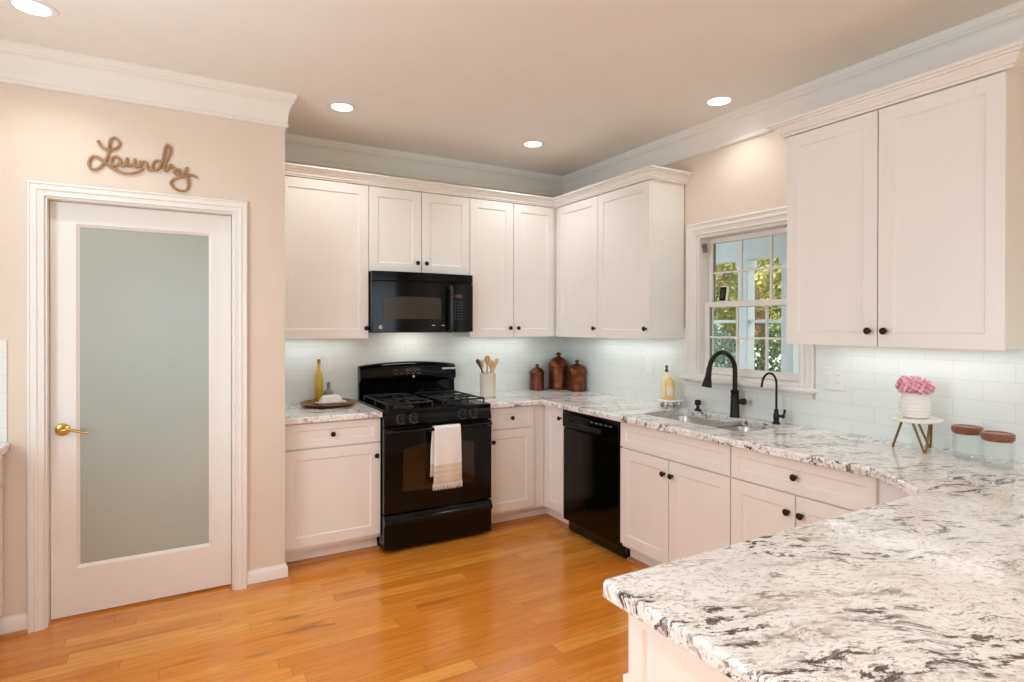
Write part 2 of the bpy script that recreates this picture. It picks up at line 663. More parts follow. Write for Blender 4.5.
def ccw(poly):
    a = sum(poly[i - 1][0] * poly[i][1] - poly[i][0] * poly[i - 1][1] for i in range(len(poly)))
    return poly if a > 0 else poly[::-1]


def slab(poly, z0, z1, e=0.008, hole=None):
    """stone slab with eased edges, optional hole"""
    poly = ccw(poly)
    rings = [(e * 0.5, z0), (0, z0 + e * 0.5), (0, z1 - e), (e * 0.3, z1 - e * 0.3), (e, z1)]
    n = len(poly)
    mb = MB()
    vs, fs = [], []
    for d, z in rings:
        vs += [(x, y, z) for x, y in inset(poly, d)]
    for j in range(len(rings) - 1):
        for i in range(n):
            i2 = (i + 1) % n
            fs.append((j * n + i, j * n + i2, (j + 1) * n + i2, (j + 1) * n + i))
    def cap(base, zz, hb):
        loop = [Vector((vs[base + i][0], vs[base + i][1], 0)) for i in range(n)]
        loops = [loop]
        ids = list(range(base, base + n))
        if hole:
            loops.append([Vector((x, y, 0)) for x, y in hole])
            ids += list(range(hb, hb + len(hole)))
        for t in tessellate_polygon(loops):
            fs.append(tuple(ids[q] for q in t))
    hb0 = len(vs)
    hb1 = hb0
    if hole:
        h = ccw(hole)[::-1]
        hole = h
        k = len(h)
        vs += [(x, y, z0) for x, y in h]
        hb1 = hb0 + k
        vs += [(x, y, z1) for x, y in h]
        for i in range(k):
            i2 = (i + 1) % k
            fs.append((hb0 + i, hb0 + i2, hb1 + i2, hb1 + i))
    cap(0, z0, hb0)
    cap((len(rings) - 1) * n, z1, hb1)
    return mb.add(vs, fs)


# mapping of a door's own (u across, v up, n outward) to the room
def on_back(face):  return lambda u, v, n: (u, face - n, v)
def on_right(face): return lambda u, v, n: (face - n, u, v)
def on_front(face): return lambda u, v, n: (u, face + n, v)


def shaker(fn, u0, u1, v0, v1, t=0.02, rail=0.062, dep=0.008, slope=0.006):
    """recessed-panel door or drawer front, back face on n = 0"""
    mb = MB()
    e = 0.0015
    R = [(u0, u1, v0, v1, 0), (u0, u1, v0, v1, t - e), (u0 + e, u1 - e, v0 + e, v1 - e, t),
         (u0 + rail, u1 - rail, v0 + rail, v1 - rail, t),
         (u0 + rail + slope, u1 - rail - slope, v0 + rail + slope, v1 - rail - slope, t - dep)]
    vs, fs = [], []
    for a, b, c, d, n in R:
        vs += [fn(a, c, n), fn(b, c, n), fn(b, d, n), fn(a, d, n)]
    for j in range(len(R) - 1):
        for i in range(4):
            i2 = (i + 1) % 4
            fs.append((j * 4 + i, j * 4 + i2, (j + 1) * 4 + i2, (j + 1) * 4 + i))
    fs.append((3, 2, 1, 0))
    k = (len(R) - 1) * 4
    fs.append((k, k + 1, k + 2, k + 3))
    return mb.add(vs, fs)


KNOB = [(0.007, 0), (0.0065, 0.004), (0.005, 0.008), (0.0055, 0.014), (0.012, 0.017), (0.0155, 0.021), (0.0155, 0.025), (0.012, 0.029), (0.005, 0.031)]


def knob(fn, u, v, n0, parent):
    c = Vector(fn(u, v, n0)); a = Vector(fn(u, v, n0 + 1)) - c
    return ob('knob', MB().lathe(KNOB, c, a, 18), M['bronze'], parent)


# ------------------------------------------------------------------ the room shell
CZ = 2.78
YD = -0.745            # wall with the laundry door
XD = -2.472             # where it turns back to the stove wall
XL, YR = -4.35, -7.2
DO0, DO1, DZ = -3.561, -2.738, 2.084    # laundry door opening
WO0, WO1, WZ0, WZ1 = -2.292, -1.545, 1.125, 2.062   # kitchen window opening (y, z)

struct('floor', MB().box(XL - .1, 0.14, YR - .1, 0.14, -0.06, 0), M['floor'], label='glossy honey oak strip floor', cat='floor', smooth=0)
struct('ceiling', MB().box(XL - .1, 0.14, YR - .1, 0.14, CZ, CZ + 0.1), M['ceiling'], label='flat warm white ceiling', cat='ceiling', smooth=0)
struct('wall_back', MB().box(XD - .1, 0.14, 0, 0.14, 0, CZ), M['wall'], label='beige wall behind the stove', cat='wall', smooth=0)
w = MB()
w.box(0, 0.14, YR, WO0, 0, CZ); w.box(0, 0.14, WO1, 0, 0, CZ)
w.box(0, 0.14, WO0, WO1, 0, WZ0); w.box(0, 0.14, WO0, WO1, WZ1, CZ)
struct('wall_right', w, M['wall'], label='beige wall with the window over the sink', cat='wall', smooth=0)
w = MB()
w.box(XL - .1, DO0, YD, YD + .11, 0, CZ); w.box(DO1, XD - .11, YD, YD + .11, 0, CZ); w.box(DO0, DO1, YD, YD + .11, DZ, CZ)
w.box(XD - .11, XD, YD, 0, 0, CZ)
struct('wall_laundry', w, M['wall'], label='beige wall around the laundry door', cat='wall', smooth=0)
w = MB()
LY0, LY1, LZ0, LZ1 = -3.45, -1.65, 1.03, 2.33       # opening added in the left wall to light the room
w.box(XL - .1, XL, YR, LY0, 0, CZ); w.box(XL - .1, XL, LY1, YD, 0, CZ)
w.box(XL - .1, XL, LY0, LY1, 0, LZ0); w.box(XL - .1, XL, LY0, LY1, LZ1, CZ)
struct('wall_left', w, M['wall'], label='beige wall left of the kitchen', cat='wall', smooth=0)
w = MB()
PX0, PX1, PZ = -3.85, -0.75, 2.3  # unseen opening added to light the room from behind
w.box(XL - .1, PX0, YR - .1, YR, 0, CZ); w.box(PX1, 0.14, YR - .1, YR, 0, CZ); w.box(PX0, PX1, YR - .1, YR, PZ, CZ)
struct('wall_rear', w, M['wall'], label='wall behind with a wide opening added to light the room', cat='wall', smooth=0)
# laundry room beyond the door stays closed off
struct('wall_laundry_room', MB().box(XL - .1, XD - .1, 0.02, 0.14, 0, CZ), M['wall'], label='wall of the laundry room behind the door', cat='wall', smooth=0)

# crown moulding
CROWN = [(0.0, -0.182), (0.010, -0.182), (0.016, -0.176), (0.017, -0.168), (0.012, -0.162), (0.012, -0.150)]
CROWN += [(0.014 + 0.030 * (1 - math.cos(t)), -0.146 + 0.098 * math.sin(t)) for t in [PI / 2 * i / 8 for i in range(9)]]
CROWN += [(0.046, -0.044), (0.046, -0.034), (0.051, -0.029), (0.055, -0.018), (0.056, 0.0), (0.0, 0.0)]
rp = [(XL, YD), (XD, YD), (XD, 0), (0, 0), (0, YR)]
ms = mitres(rp)
cf = lambda a, b, h: (a, b, CZ + h)
for i, (n, lb) in enumerate([('trim_1', 'white crown moulding above the laundry door'), ('trim_2', 'short white crown moulding return beside the laundry wall corner'),
                             ('trim_3', 'white crown moulding above the stove wall cabinets'), ('trim_4', 'white crown moulding along the window wall')]):
    struct(n, MB().sweep(ms[i:i + 2], CROWN, cf), M['trim'], label=lb, cat='moulding', smooth=25)

# baseboards beside the laundry door, each with its oak shoe
BASE = [(0, 0), (0.014, 0), (0.014, 0.072), (0.011, 0.08), (0.006, 0.086), (0.005, 0.092), (0, 0.092)]
SHOE = [(0.0, 0.0), (0.03, 0.0), (0.029, 0.006), (0.026, 0.012), (0.02, 0.017), (0.014, 0.019), (0, 0.019)]
gf = lambda a, b, h: (a, b, h)
bl = struct('baseboard_left', MB().sweep(mitres([(-3.74, YD), (DO0 - .066, YD)]), BASE, gf), M['trim'], label='short white baseboard left of the laundry door', cat='baseboard', smooth=30)
ob('shoe_moulding', MB().sweep(mitres([(-3.74, YD), (DO0 - .066, YD)]), SHOE, gf), M['shoe'], bl)
rb = mitres([(DO1 + .066, YD), (XD, YD), (XD, -0.56)])
br_ = struct('baseboard_right', MB().sweep(rb, BASE, gf), M['trim'], label='short white baseboard right of the laundry door', cat='baseboard', smooth=30)
ob('shoe_moulding', MB().sweep(rb, SHOE, gf), M['shoe'], br_)

# ------------------------------------------------------------------ laundry door
CAS = [(0.002, 0), (0.066, 0), (0.066, 0.019), (0.063, 0.022), (0.057, 0.022), (0.055, 0.017), (0.042, 0.016), (0.038, 0.019), (0.031, 0.018), (0.027, 0.013), (0.011, 0.010), (0.006, 0.012), (0.002, 0.010)]
wf = lambda a, b, h: (a, YD - h, b)
struct('trim_5', MB().sweep(mitres([(DO1, 0), (DO1, DZ), (DO0, DZ), (DO0, 0)]), CAS, wf), M['trim'], label='white moulded casing around the laundry door', cat='door casing', smooth=25)
j = MB()
j.box(DO0, DO0 + .007, YD, YD + .108, 0, DZ); j.box(DO1 - .007, DO1, YD, YD + .108, 0, DZ); j.box(DO0 + .007, DO1 - .007, YD, YD + .108, DZ - .007, DZ)
struct('trim_6', j, M['trim'], label='white door jamb of the laundry door', cat='door jamb', smooth=0)
DF = -0.683
dl0, dl1, dz0, dz1 = DO0 + .010, DO1 - .010, 0.012, DZ - .010
gx0, gx1, gz0, gz1 = -3.434, -2.858, 0.258, 1.957
d = MB()
fn = on_back(DF + 0.036)
rings = [((dl0, dl1, dz0, dz1), 0), ((dl0, dl1, dz0, dz1), 0.036), ((gx0 - .014, gx1 + .014, gz0 - .014, gz1 + .014), 0.036),
         ((gx0 - .008, gx1 + .008, gz0 - .008, gz1 + .008), 0.030), ((gx0, gx1, gz0, gz1), 0.024), ((gx0, gx1, gz0, gz1), 0)]
vs, fs = [], []
for (a, b, c, e), n in rings:
    vs += [fn(a, c, n), fn(b, c, n), fn(b, e, n), fn(a, e, n)]
for q in range(6):
    q2 = (q + 1) % 6
    for i in range(4):
        fs.append((q * 4 + i, q * 4 + (i + 1) % 4, q2 * 4 + (i + 1) % 4, q2 * 4 + i))
d.add(vs, fs)
door = struct('door_1', d, M['trim'], label='white laundry door with a full frosted glass pane', cat='door', smooth=0)
ob('frosted_pane', MB().box(gx0 - .006, gx1 + .006, DF + .014, DF + .020, gz0 - .006, gz1 + .006), M['frosted'], door, smooth=0)
h = MB()
h.lathe([(0.031, 0), (0.031, 0.004), (0.027, 0.010), (0.016, 0.013), (0.012, 0.02), (0.012, 0.042)], (-3.503, DF, 0.945), (0, -1, 0), 28)
hd = ob('door_handle', h, M['brass'], door)
hd['label'] = 'polished brass lever handle'
lp = catmull([(-3.498, DF - .044, 0.945), (-3.475, DF - .046, 0.948), (-3.44, DF - .046, 0.938), (-3.405, DF - .044, 0.928), (-3.392, DF - .043, 0.93)], 5)
ob('lever', MB().tube(lp, [0.0085 - 0.0035 * i / (len(lp) - 1) for i in range(len(lp))], 12), M['brass'], hd)

# Laundry word sign, a continuous script line
# strokes of the word, centimetres on the wall from its middle (x right, z up)
SX, SZ = -3.15, 2.18
_S = [(-20.1, 20.3), (-19.1, 18.3), (-17.4, 16.8), (-15.3, 16.5), (-12.8, 17.5), (-11.2, 19.5), (-11.6, 21.6), (-13.3, 22.8), (-14.8, 21.7), (-15.4, 19.5), (-15.7, 16.3), (-16.2, 13.2), (-17.4, 10.1), (-19.1, 7.4), (-21.1, 5.9), (-22.9, 6.0), (-23.8, 7.8), (-23.4, 10.6), (-21.9, 12.2), (-20.1, 12.0), (-18.1, 10.5), (-15.8, 8.6), (-12.8, 6.8), (-9.7, 5.7), (-6.5, 5.8), (-3.4, 7.0), (-1.0, 9.0)]
_A = [(-11.3, 12.8), (-13.0, 13.5), (-14.4, 12.1), (-14.5, 10.0), (-13.2, 8.8), (-11.6, 10.0), (-10.7, 12.4), (-10.8, 10.2), (-9.9, 8.9), (-8.7, 10.2), (-7.8, 13.5), (-8.2, 10.9), (-7.3, 9.4), (-5.7, 10.3), (-4.6, 13.5), (-5.0, 10.7), (-4.0, 9.2), (-2.7, 11.1), (-2.1, 12.7), (-2.5, 9.4), (-1.8, 11.6), (-0.4, 12.6), (0.5, 11.7), (0.6, 9.6), (1.8, 8.4), (3.2, 9.1)]
_D = [(6.6, 13.6), (4.7, 13.7), (3.2, 11.9), (3.0, 9.6), (4.3, 8.7), (6.1, 10.4), (7.6, 14.7), (8.4, 19.7), (9.4, 22.6), (10.7, 22.1), (11.0, 19.9), (9.9, 16.0), (8.2, 11.9), (8.4, 9.4), (9.4, 9.3), (10.6, 11.8), (11.6, 12.5), (11.8, 10.9), (13.3, 11.0), (12.7, 8.7), (13.9, 8.1), (15.4, 10.9), (14.7, 8.6), (15.9, 7.6), (17.5, 9.3), (18.6, 12.2), (18.2, 8.4), (19.1, 5.3), (19.2, 2.2), (18.0, -0.1), (15.5, -0.6), (12.7, 0.6), (11.2, 2.8), (12.3, 5.1), (15.0, 6.4), (18.1, 7.6), (20.9, 8.3), (23.4, 7.3)]
sg = MB()
for st_ in (_S, _A, _D):
    pts = catmull([(SX + p[0] / 100, YD - 0.010, SZ + p[1] / 100) for p in st_], 5)
    sg.tube(pts, 0.0064, 8, flat=0.8, flatdir=(0, 1, 0))
tag(ob('word_sign', sg, M['signwood']), 'wooden cursive Laundry word sign above the frosted glass door', 'sign')

# ------------------------------------------------------------------ kitchen window
wr = lambda a, b, h: (-h, a, b)
struct('trim_7', MB().sweep(mitres([(WO1, WZ0), (WO1, WZ1), (WO0, WZ1), (WO0, WZ0)]), [(q * 1.25, h) for q, h in CAS], wr), M['trim'], label='white moulded casing around the window over the sink', cat='window casing', smooth=25)
win = MB()
# jamb liner and fixed frame
win.box(0.0, 0.14, WO1 - .016, WO1, WZ0, WZ1); win.box(0, 0.14, WO0, WO0 + .016, WZ0, WZ1)
win.box(0, 0.14, WO0 + .016, WO1 - .016, WZ1 - .016, WZ1); win.box(0, 0.14, WO0 + .016, WO1 - .016, WZ0, WZ0 + .022)
W1 = struct('window_1', win, M['trim'], label='white double hung window with grilles over the sink', cat='window', smooth=0)


def sash(x0, y0, y1, z0, z1, st, rb_, rt_, pname):
    s = MB()
    x1 = x0 + 0.034
    s.box(x0, x1, y0, y0 + st, z0, z1); s.box(x0, x1, y1 - st, y1, z0, z1)
    s.box(x0, x1, y0 + st, y1 - st, z0, z0 + rb_); s.box(x0, x1, y0 + st, y1 - st, z1 - rt_, z1)
    so = ob(pname, s, M['trim'], W1, bevel=0.003)
    a0, a1, c0, c1 = y0 + st, y1 - st, z0 + rb_, z1 - rt_
    g = MB().box(x0 + .016, x0 + .019, a0, a1, c0, c1)
    ob('pane', g, M['pane'], so, smooth=0)
    m_ = MB()
    for k in (1, 2):
        yy = a0 + (a1 - a0) * k / 3
        m_.box(x0 + .009, x0 + .027, yy - .0065, yy + .0065, c0, c1)
    zz = (c0 + c1) / 2
    m_.box(x0 + .0095, x0 + .0265, a0, a1, zz - .0065, zz + .0065)
    ob('grille', m_, M['trim'], so, bevel=0.002)
    r_ = MB()
    t = 0.006
    r_.box(x0 + .012, x0 + .022, a1 - t, a1 - .0005, c0, c1); r_.box(x0 + .012, x0 + .022, a0 + .0005, a0 + t, c0, c1)
    ob('seal', r_, M['rubber'], so, smooth=0)


sash(0.088, WO0 + .017, WO1 - .017, 1.585, WZ1 - .017, 0.032, 0.034, 0.034, 'upper_sash')
sash(0.050, WO0 + .017, WO1 - .017, WZ0 + .023, 1.622, 0.036, 0.045, 0.036, 'lower_sash')
sl = MB()
sl.box(-0.056, 0.05, WO0 - .10, WO1 + .10, WZ0 - .022, WZ0)
so = ob('window_sill', sl, M['trim'], W1, bevel=0.006, seg=3)
ap = MB().prism([(0.0, WZ0 - .062), (-0.014, WZ0 - .062), (-0.02, WZ0 - .05), (-0.022, WZ0 - .038), (-0.04, WZ0 - .03), (-0.042, WZ0 - .0225), (0, WZ0 - .0225)], lambda a, b, h: (a, h, b), WO0 - .08, WO1 + .08)
ob('apron', ap, M['trim'], W1, smooth=25)
ob('latch', MB().box(0.02, 0.05, WO1 - .040, WO1 - .0165, 1.985, 2.01).box(0.03, 0.045, WO1 - .045, WO1 - .017, 1.95, 1.985), M['rubber'], W1, bevel=0.004)

# small framed thermometer standing on the meeting rail
sn = thing('window_thermometer', 'small dark framed thermometer standing on the window meeting rail', 'thermometer', (0.062, -1.70, 1.6225))
tilt = Matrix.Translation((0.062, -1.70, 1.6225)) @ Matrix.Rotation(math.radians(-6), 4, 'Z') @ Matrix.Rotation(math.radians(7), 4, 'Y')
ob('case', MB().box(-0.003, 0.014, -0.031, 0.031, 0, 0.098).xf(tilt), M['plastic'], sn, bevel=0.003)
ob('face', MB().box(-0.0055, -0.003, -0.027, 0.027, 0.004, 0.094).xf(tilt), M['black'], sn)
ob('screen', MB().box(-0.007, -0.0055, -0.016, 0.016, 0.018, 0.080).xf(tilt), M['mwglass'], sn)

# ------------------------------------------------------------------ backsplash tile
b1 = MB().box(XD, 0, -0.008, 0, 0.905, 1.45)
struct('trim_8', b1, M['tile'], label='pale aqua glass tile backsplash behind the stove', cat='backsplash', smooth=0)
b2 = MB()
b2.box(-0.008, 0, WO1 + .09, -0.008, 0.905, 1.45)
b2.box(-0.008, 0, WO0 - .09, WO1 + .09, 0.905, WZ0 - .06)
b2.box(-0.008, 0, -4.6, WO0 - .09, 0.905, 1.45)
struct('trim_9', b2, M['tile'], label='pale aqua glass tile backsplash behind the sink', cat='backsplash', smooth=0)

# ------------------------------------------------------------------ wall cabinets
UB, UT = 1.374, 2.421        # door bottom / top
UFB, UFR = -0.316, -0.304    # carcass fronts (back run, right run)
CT0 = UT + 0.006
CCR = [(0.0, 0), (0.024, 0), (0.024, 0.010), (0.034, 0.012), (0.034, 0.019), (0.040, 0.026), (0.050, 0.036), (0.050, 0.043), (0.064, 0.045), (0.064, 0.052), (0.078, 0.055), (0.078, 0.066), (0.0, 0.066)]
cfn = lambda a, b, h: (a, b, CT0 + h)
UG = 'white shaker wall cabinets'


def upper(label, body, doors, fn, crownsecs, loc):
    t = thing('wall_cabinet', label, 'cabinet', loc, UG)
    ob('carcass', body, M['cabinet'], t, smooth=0)
    for (u0, u1, v0, v1, ku) in doors:
        dd = ob('door', shaker(fn, u0, u1, v0, v1), M['cabinet'], t, smooth=0)
        if ku is not None:
            knob(fn, ku, v0 + 0.07, 0.02, dd)
    ob('crown_moulding', MB().sweep(crownsecs, CCR, cfn), M['cabinet'], t, smooth=25)
    return t


G = 0.0025
mb_path = mitres([(XD + .002, UFB), (-1.867, UFB), (-1.098, UFB), (UFR, UFB), (UFR, -1.433), (-0.002, -1.433)])
fb = on_back(UFB)
frr = on_right(UFR)
upper('white wall cabinet with one wide door left of the microwave', MB().box(XD + .002, -1.868, UFB, -0.009, UB + .004, CT0 + .03),
      [(XD + .012, -1.867 - G, UB, UT, -1.889)], fb, mb_path[0:2], (-2.16, -0.16, UB))
upper('short white two-door wall cabinet directly above the black microwave', MB().box(-1.866, -1.099, UFB, -0.009, 1.842, CT0 + .03),
      [(-1.867 + G, -1.4835 - G, 1.839, UT, -1.519), (-1.4835 + G, -1.098 - G, 1.839, UT, -1.451)], fb, mb_path[1:3], (-1.48, -0.16, 1.842))
upper('tall white two-door wall cabinet between the microwave and the corner', MB().box(-1.097, UFR + .0, UFB, -0.009, UB + .004, CT0 + .03),
      [(-1.098 + G, -0.717 - G, UB, UT, -0.754), (-0.717 + G, -0.338, UB, UT, -0.682)], fb, mb_path[2:4], (-0.7, -0.16, UB))
upper('white two-door wall cabinet between the corner and the window', MB().box(UFR, -0.009, -1.433, UFB - .001, UB + .004, CT0 + .03),
      [(-0.888 + G, -0.367, UB, UT, -0.862), (-1.432, -0.888 - G, UB, UT, -1.405)], frr, mb_path[3:6], (-0.15, -0.9, UB))
ep = mitres([(-0.002, -2.4257), (UFR, -2.4257), (UFR, -3.3303), (-0.002, -3.3303)])
upper('large white two-door wall cabinet right of the window', MB().box(UFR, -0.009, -3.3303, -2.4257, UB + .004, CT0 + .03),
      [(-2.8703 + G, -2.427, UB, UT, -2.838), (-3.329, -2.8703 - G, UB, UT, -2.906)], frr, ep, (-0.15, -2.88, UB))

# ------------------------------------------------------------------ base cabinets
BT, BB = 0.868, 0.122
BF = -0.61
DRW = 0.7185       # drawer bottom
DOR = 0.7105       # door top under a drawer
BG = 'white shaker base cabinets'
fbb = on_back(BF)
fbr = on_right(BF)


def base_cab(label, body, toe, fronts, fn, loc):
    t = thing('base_cabinet', label, 'cabinet', loc, BG)
    ob('carcass', body, M['cabinet'], t, smooth=0)
    if toe: ob('toe_kick', toe, M['cabinet'], t, smooth=0)
    for kind, u0, u1, v0, v1, k in fronts:
        rail = 0.042 if kind in ('drawer', 'false_front') else 0.062
        dd = ob(kind, shaker(fn, u0, u1, v0, v1, rail=rail), M['cabinet'], t, smooth=0)
        if k: knob(fn, k[0], k[1], 0.02, dd)
    return t


CB = 0.8755
base_cab('white base cabinet with drawer and wide door left of the stove', MB().box(XD + .002, -1.873, BF, -0.002, 0.1, CB), MB().box(XD + .002, -1.873, -0.545, -0.53, 0, 0.0995),
         [('drawer', XD + .012, -1.875, DRW, BT, (-2.178, 0.795)), ('door', XD + .012, -1.875, BB, DOR, (-1.905, 0.632))], fbb, (-2.16, -0.3, 0))
base_cab('white base cabinet with drawer and narrow door right of the stove', MB().box(-1.092, -0.6115, BF, -0.002, 0.1, CB), MB().box(-1.092, -0.5305, -0.545, -0.53, 0, 0.0995),
         [('drawer', -1.090, -0.712, DRW, BT, (-0.905, 0.795)), ('door', -1.090, -0.712, BB, DOR, (-1.060, 0.632))], fbb, (-0.85, -0.3, 0))
base_cab('narrow white base cabinet with one full-height door beside the dishwasher', MB().box(BF, -0.002, -0.894, -0.612, 0.1, CB), MB().box(-0.545, -0.53, -0.894, -0.546, 0, 0.0995),
         [('door', -0.892, -0.664, BB, BT, (-0.866, 0.802))], fbr, (-0.3, -0.75, 0))
# sink base: hollow under the sink
sbx = MB()
sy0, sy1 = -2.336, -1.506
sbx.box(BF, -0.02, sy0, sy0 + .018, 0.1, CB); sbx.box(BF, -0.02, sy1 - .018, sy1, 0.1, CB); sbx.box(BF, -0.02, sy0 + .018, sy1 - .018, 0.1, 0.118)
sbx.box(BF, BF + .018, sy0 + .018, sy1 - .018, 0.118, CB)
base_cab('white sink base cabinet with false drawer front and two doors', sbx, MB().box(-0.545, -0.53, sy0, sy1, 0, 0.0995),
         [('false_front', sy0 + G, sy1 - G, DRW, BT, None), ('door', -1.9165 + G, sy1 - G, BB, DOR, (-1.886, 0.632)), ('door', sy0 + G, -1.9165 - G, BB, DOR, (-1.947, 0.632))], fbr, (-0.3, -1.92, 0))
base_cab('white base cabinet with wide drawer over two doors near the peninsula', MB().box(BF, -0.002, -3.29, -2.337, 0.1, CB), MB().box(-0.545, -0.53, -3.29, -2.337, 0, 0.0995),
         [('drawer', -3.032, -2.337 - G, DRW, BT, (-2.69, 0.795)), ('door', -2.688 + G, -2.337 - G, BB, DOR, (-2.655, 0.632)), ('door', -3.032, -2.688 - G, BB, DOR, (-2.721, 0.632))], fbr, (-0.3, -2.8, 0))
# peninsula base
PE, PF = -2.148, -3.335
pb = thing('peninsula_base', 'white panelled peninsula base under the large granite counter', 'cabinet', (-1.2, -3.65, 0))
ob('carcass', MB().box(PE, -0.62, -3.95, PF, 0.1, CB).box(-0.62, -0.02, -3.95, -3.2915, 0.1, CB), M['cabinet'], pb, smooth=0)
ob('toe_kick', MB().box(PE + .0, -0.62, -3.93, PF - .07, 0, 0.0995), M['cabinet'], pb, smooth=0)
ef = on_right(PE)
ob('end_panel', shaker(ef, -3.95, PF, 0.1, CB - .001, t=0.016, rail=0.045, dep=0.008), M['cabinet'], pb, smooth=0)
fp = on_front(PF)
for q in range(3):
    x0 = PE + 0.002 + q * 0.49
    dd = ob('door', shaker(fp, x0 - (0.016 if q == 0 else 0), x0 + 0.485, BB, 0.700), M['cabinet'], pb, smooth=0)
    knob(fp, x0 + 0.45, 0.63, 0.02, dd)
    dd = ob('drawer', shaker(fp, x0 + (0.06 if q == 0 else 0), x0 + 0.485, 0.72, BT, rail=0.042), M['cabinet'], pb, smooth=0)
    knob(fp, x0 + 0.25, 0.79, 0.02, dd)
# oak shoe mouldings at the toe kicks
struct('trim_10', MB().sweep(mitres([(XD + .03, -0.545), (-1.86, -0.545)]), SHOE, gf), M['shoe'], label='oak shoe moulding under the cabinet left of the stove', cat='moulding')
struct('trim_11', MB().sweep(mitres([(-1.08, -0.545), (-0.545, -0.545), (-0.545, -0.894)]), SHOE, gf), M['shoe'], label='oak shoe moulding in the cabinet corner by the dishwasher', cat='moulding')
struct('trim_12', MB().sweep(mitres([(-0.545, -1.507), (-0.545, -3.25)]), SHOE, gf), M['shoe'], label='oak shoe moulding under the sink cabinets', cat='moulding')

# ------------------------------------------------------------------ counters
CZ0, CZ1 = 0.877, 0.914
CE = -0.668
tag(ob('countertop', slab([(XD + .003, CE), (-1.876, CE), (-1.876, -0.0085), (XD + .003, -0.0085)], CZ0, CZ1), M['granite'], smooth=12),
    'short granite countertop left of the stove', 'countertop')
HX0, HX1, HY0, HY1 = -0.482, -0.118, -2.285, -1.530
hole = roundpoly([(HX0, HY0), (HX1, HY0), (HX1, HY1), (HX0, HY1)], 0.05, 5)
outer = [(-1.094, CE), (CE, CE), (-0.674, -3.06), (-0.855, -3.297), (-2.214, -3.297), (-2.214, -4.28), (-0.0085, -4.28), (-0.0085, -0.0085), (-1.094, -0.0085)]
outer = roundpoly(outer, [0, 0.0, 0, 0, 0.022, 0.03, 0, 0, 0], 5)
tag(ob('countertop', slab(outer, CZ0, CZ1, 0.009, hole), M['granite'], smooth=12), 'long granite countertop running past the sink onto the peninsula', 'countertop')

# sink: two undermount bowls
sk = thing('kitchen_sink', 'stainless double bowl undermount sink below the window', 'sink', (-0.3, -1.9, 0.72))


def bowl(y0, y1, x0, x1, depth, nm):
    ztop = 0.8765
    r0 = roundpoly([(x0, y0), (x1, y0), (x1, y1), (x0, y1)], 0.055, 6)
    n = len(r0)
    cx_, cy_ = (x0 + x1) / 2, (y0 + y1) / 2
    def sc(poly, d): return inset(ccw(poly), d)
    R = [(-0.0105, ztop - .003), (-0.0105, ztop), (0, ztop), (0.004, ztop - .012), (0.012, ztop - depth + .03), (0.02, ztop - depth + .01), (0.04, ztop - depth)]
    vs, fs = [], []
    for d_, z in R:
        vs += [(a, b, z) for a, b in sc(r0, d_)]
    for q in range(len(R) - 1):
        for i in range(n):
            i2 = (i + 1) % n
            fs.append((q * n + i, q * n + i2, (q + 1) * n + i2, (q + 1) * n + i))
    fs.append(tuple((len(R) - 1) * n + i for i in range(n)))
    o = ob(nm, MB().add(vs, fs), M['steel'], sk)
    ob('drain', MB().lathe([(0.042, 0.0), (0.042, 0.003), (0.03, 0.004), (0.026, 0.001)], (cx_ + .05, cy_, ztop - depth + .0005)), M['steel'], sk)


bowl(-1.972, HY1 - .012, HX0 + .012, HX1 - .012, 0.2, 'large_bowl')
bowl(HY0 + .012, -2.004, HX0 + .012, HX1 - .012, 0.17, 'small_bowl')

ob('divider', MB().prism([(-1.9815, 0.8775), (-1.9815, 0.895), (-1.985, 0.903), (-1.991, 0.903), (-1.9945, 0.895), (-1.9945, 0.8775)], lambda a, b, h: (h, a, b), HX0 + .003, HX1 - .003), M['steel'], sk, bevel=0.002)

# main faucet
BX, BY = -0.09, -1.922
fc = thing('kitchen_faucet', 'tall dark bronze gooseneck faucet behind the sink', 'faucet', (BX, BY, CZ1))
ob('body', MB().lathe([(0.031, 0), (0.031, 0.006), (0.028, 0.010), (0.027, 0.05), (0.0235, 0.115), (0.0265, 0.118), (0.0265, 0.124), (0.0235, 0.127), (0.0235, 0.15), (0.0255, 0.153), (0.0255, 0.160), (0.019, 0.166), (0.0145, 0.168)], (BX, BY, CZ1)), M['bronze'], fc)
sp = [(BX, BY, CZ1 + .165), (BX, BY, CZ1 + .22), (BX, BY, CZ1 + .28)]
for i in range(1, 13):
    t = PI * i / 12 * 0.93
    sp.append((BX - 0.112 + 0.112 * math.cos(t), BY, CZ1 + .28 + 0.112 * math.sin(t)))
ob('spout', MB().tube(catmull(sp, 3), 0.0142, 14), M['bronze'], fc)
e = Vector(sp[-1])
dr = Vector((-0.2, 0, -0.98)).normalized()
ob('spray_head', MB().lathe([(0.0145, -0.005), (0.0165, 0.0), (0.0165, 0.012), (0.0155, 0.016), (0.018, 0.05), (0.026, 0.088), (0.0285, 0.105), (0.0285, 0.112), (0.02, 0.114)], e, dr), M['bronze'], fc)
hl = MB()
hl.lathe([(0.0145, 0.018), (0.0145, 0.036), (0.018, 0.038), (0.0195, 0.046), (0.0195, 0.06), (0.016, 0.067), (0.006, 0.07)], (BX, BY, CZ1 + .098), (0.25, -0.97, 0))
ob('handle', hl, M['bronze'], fc)
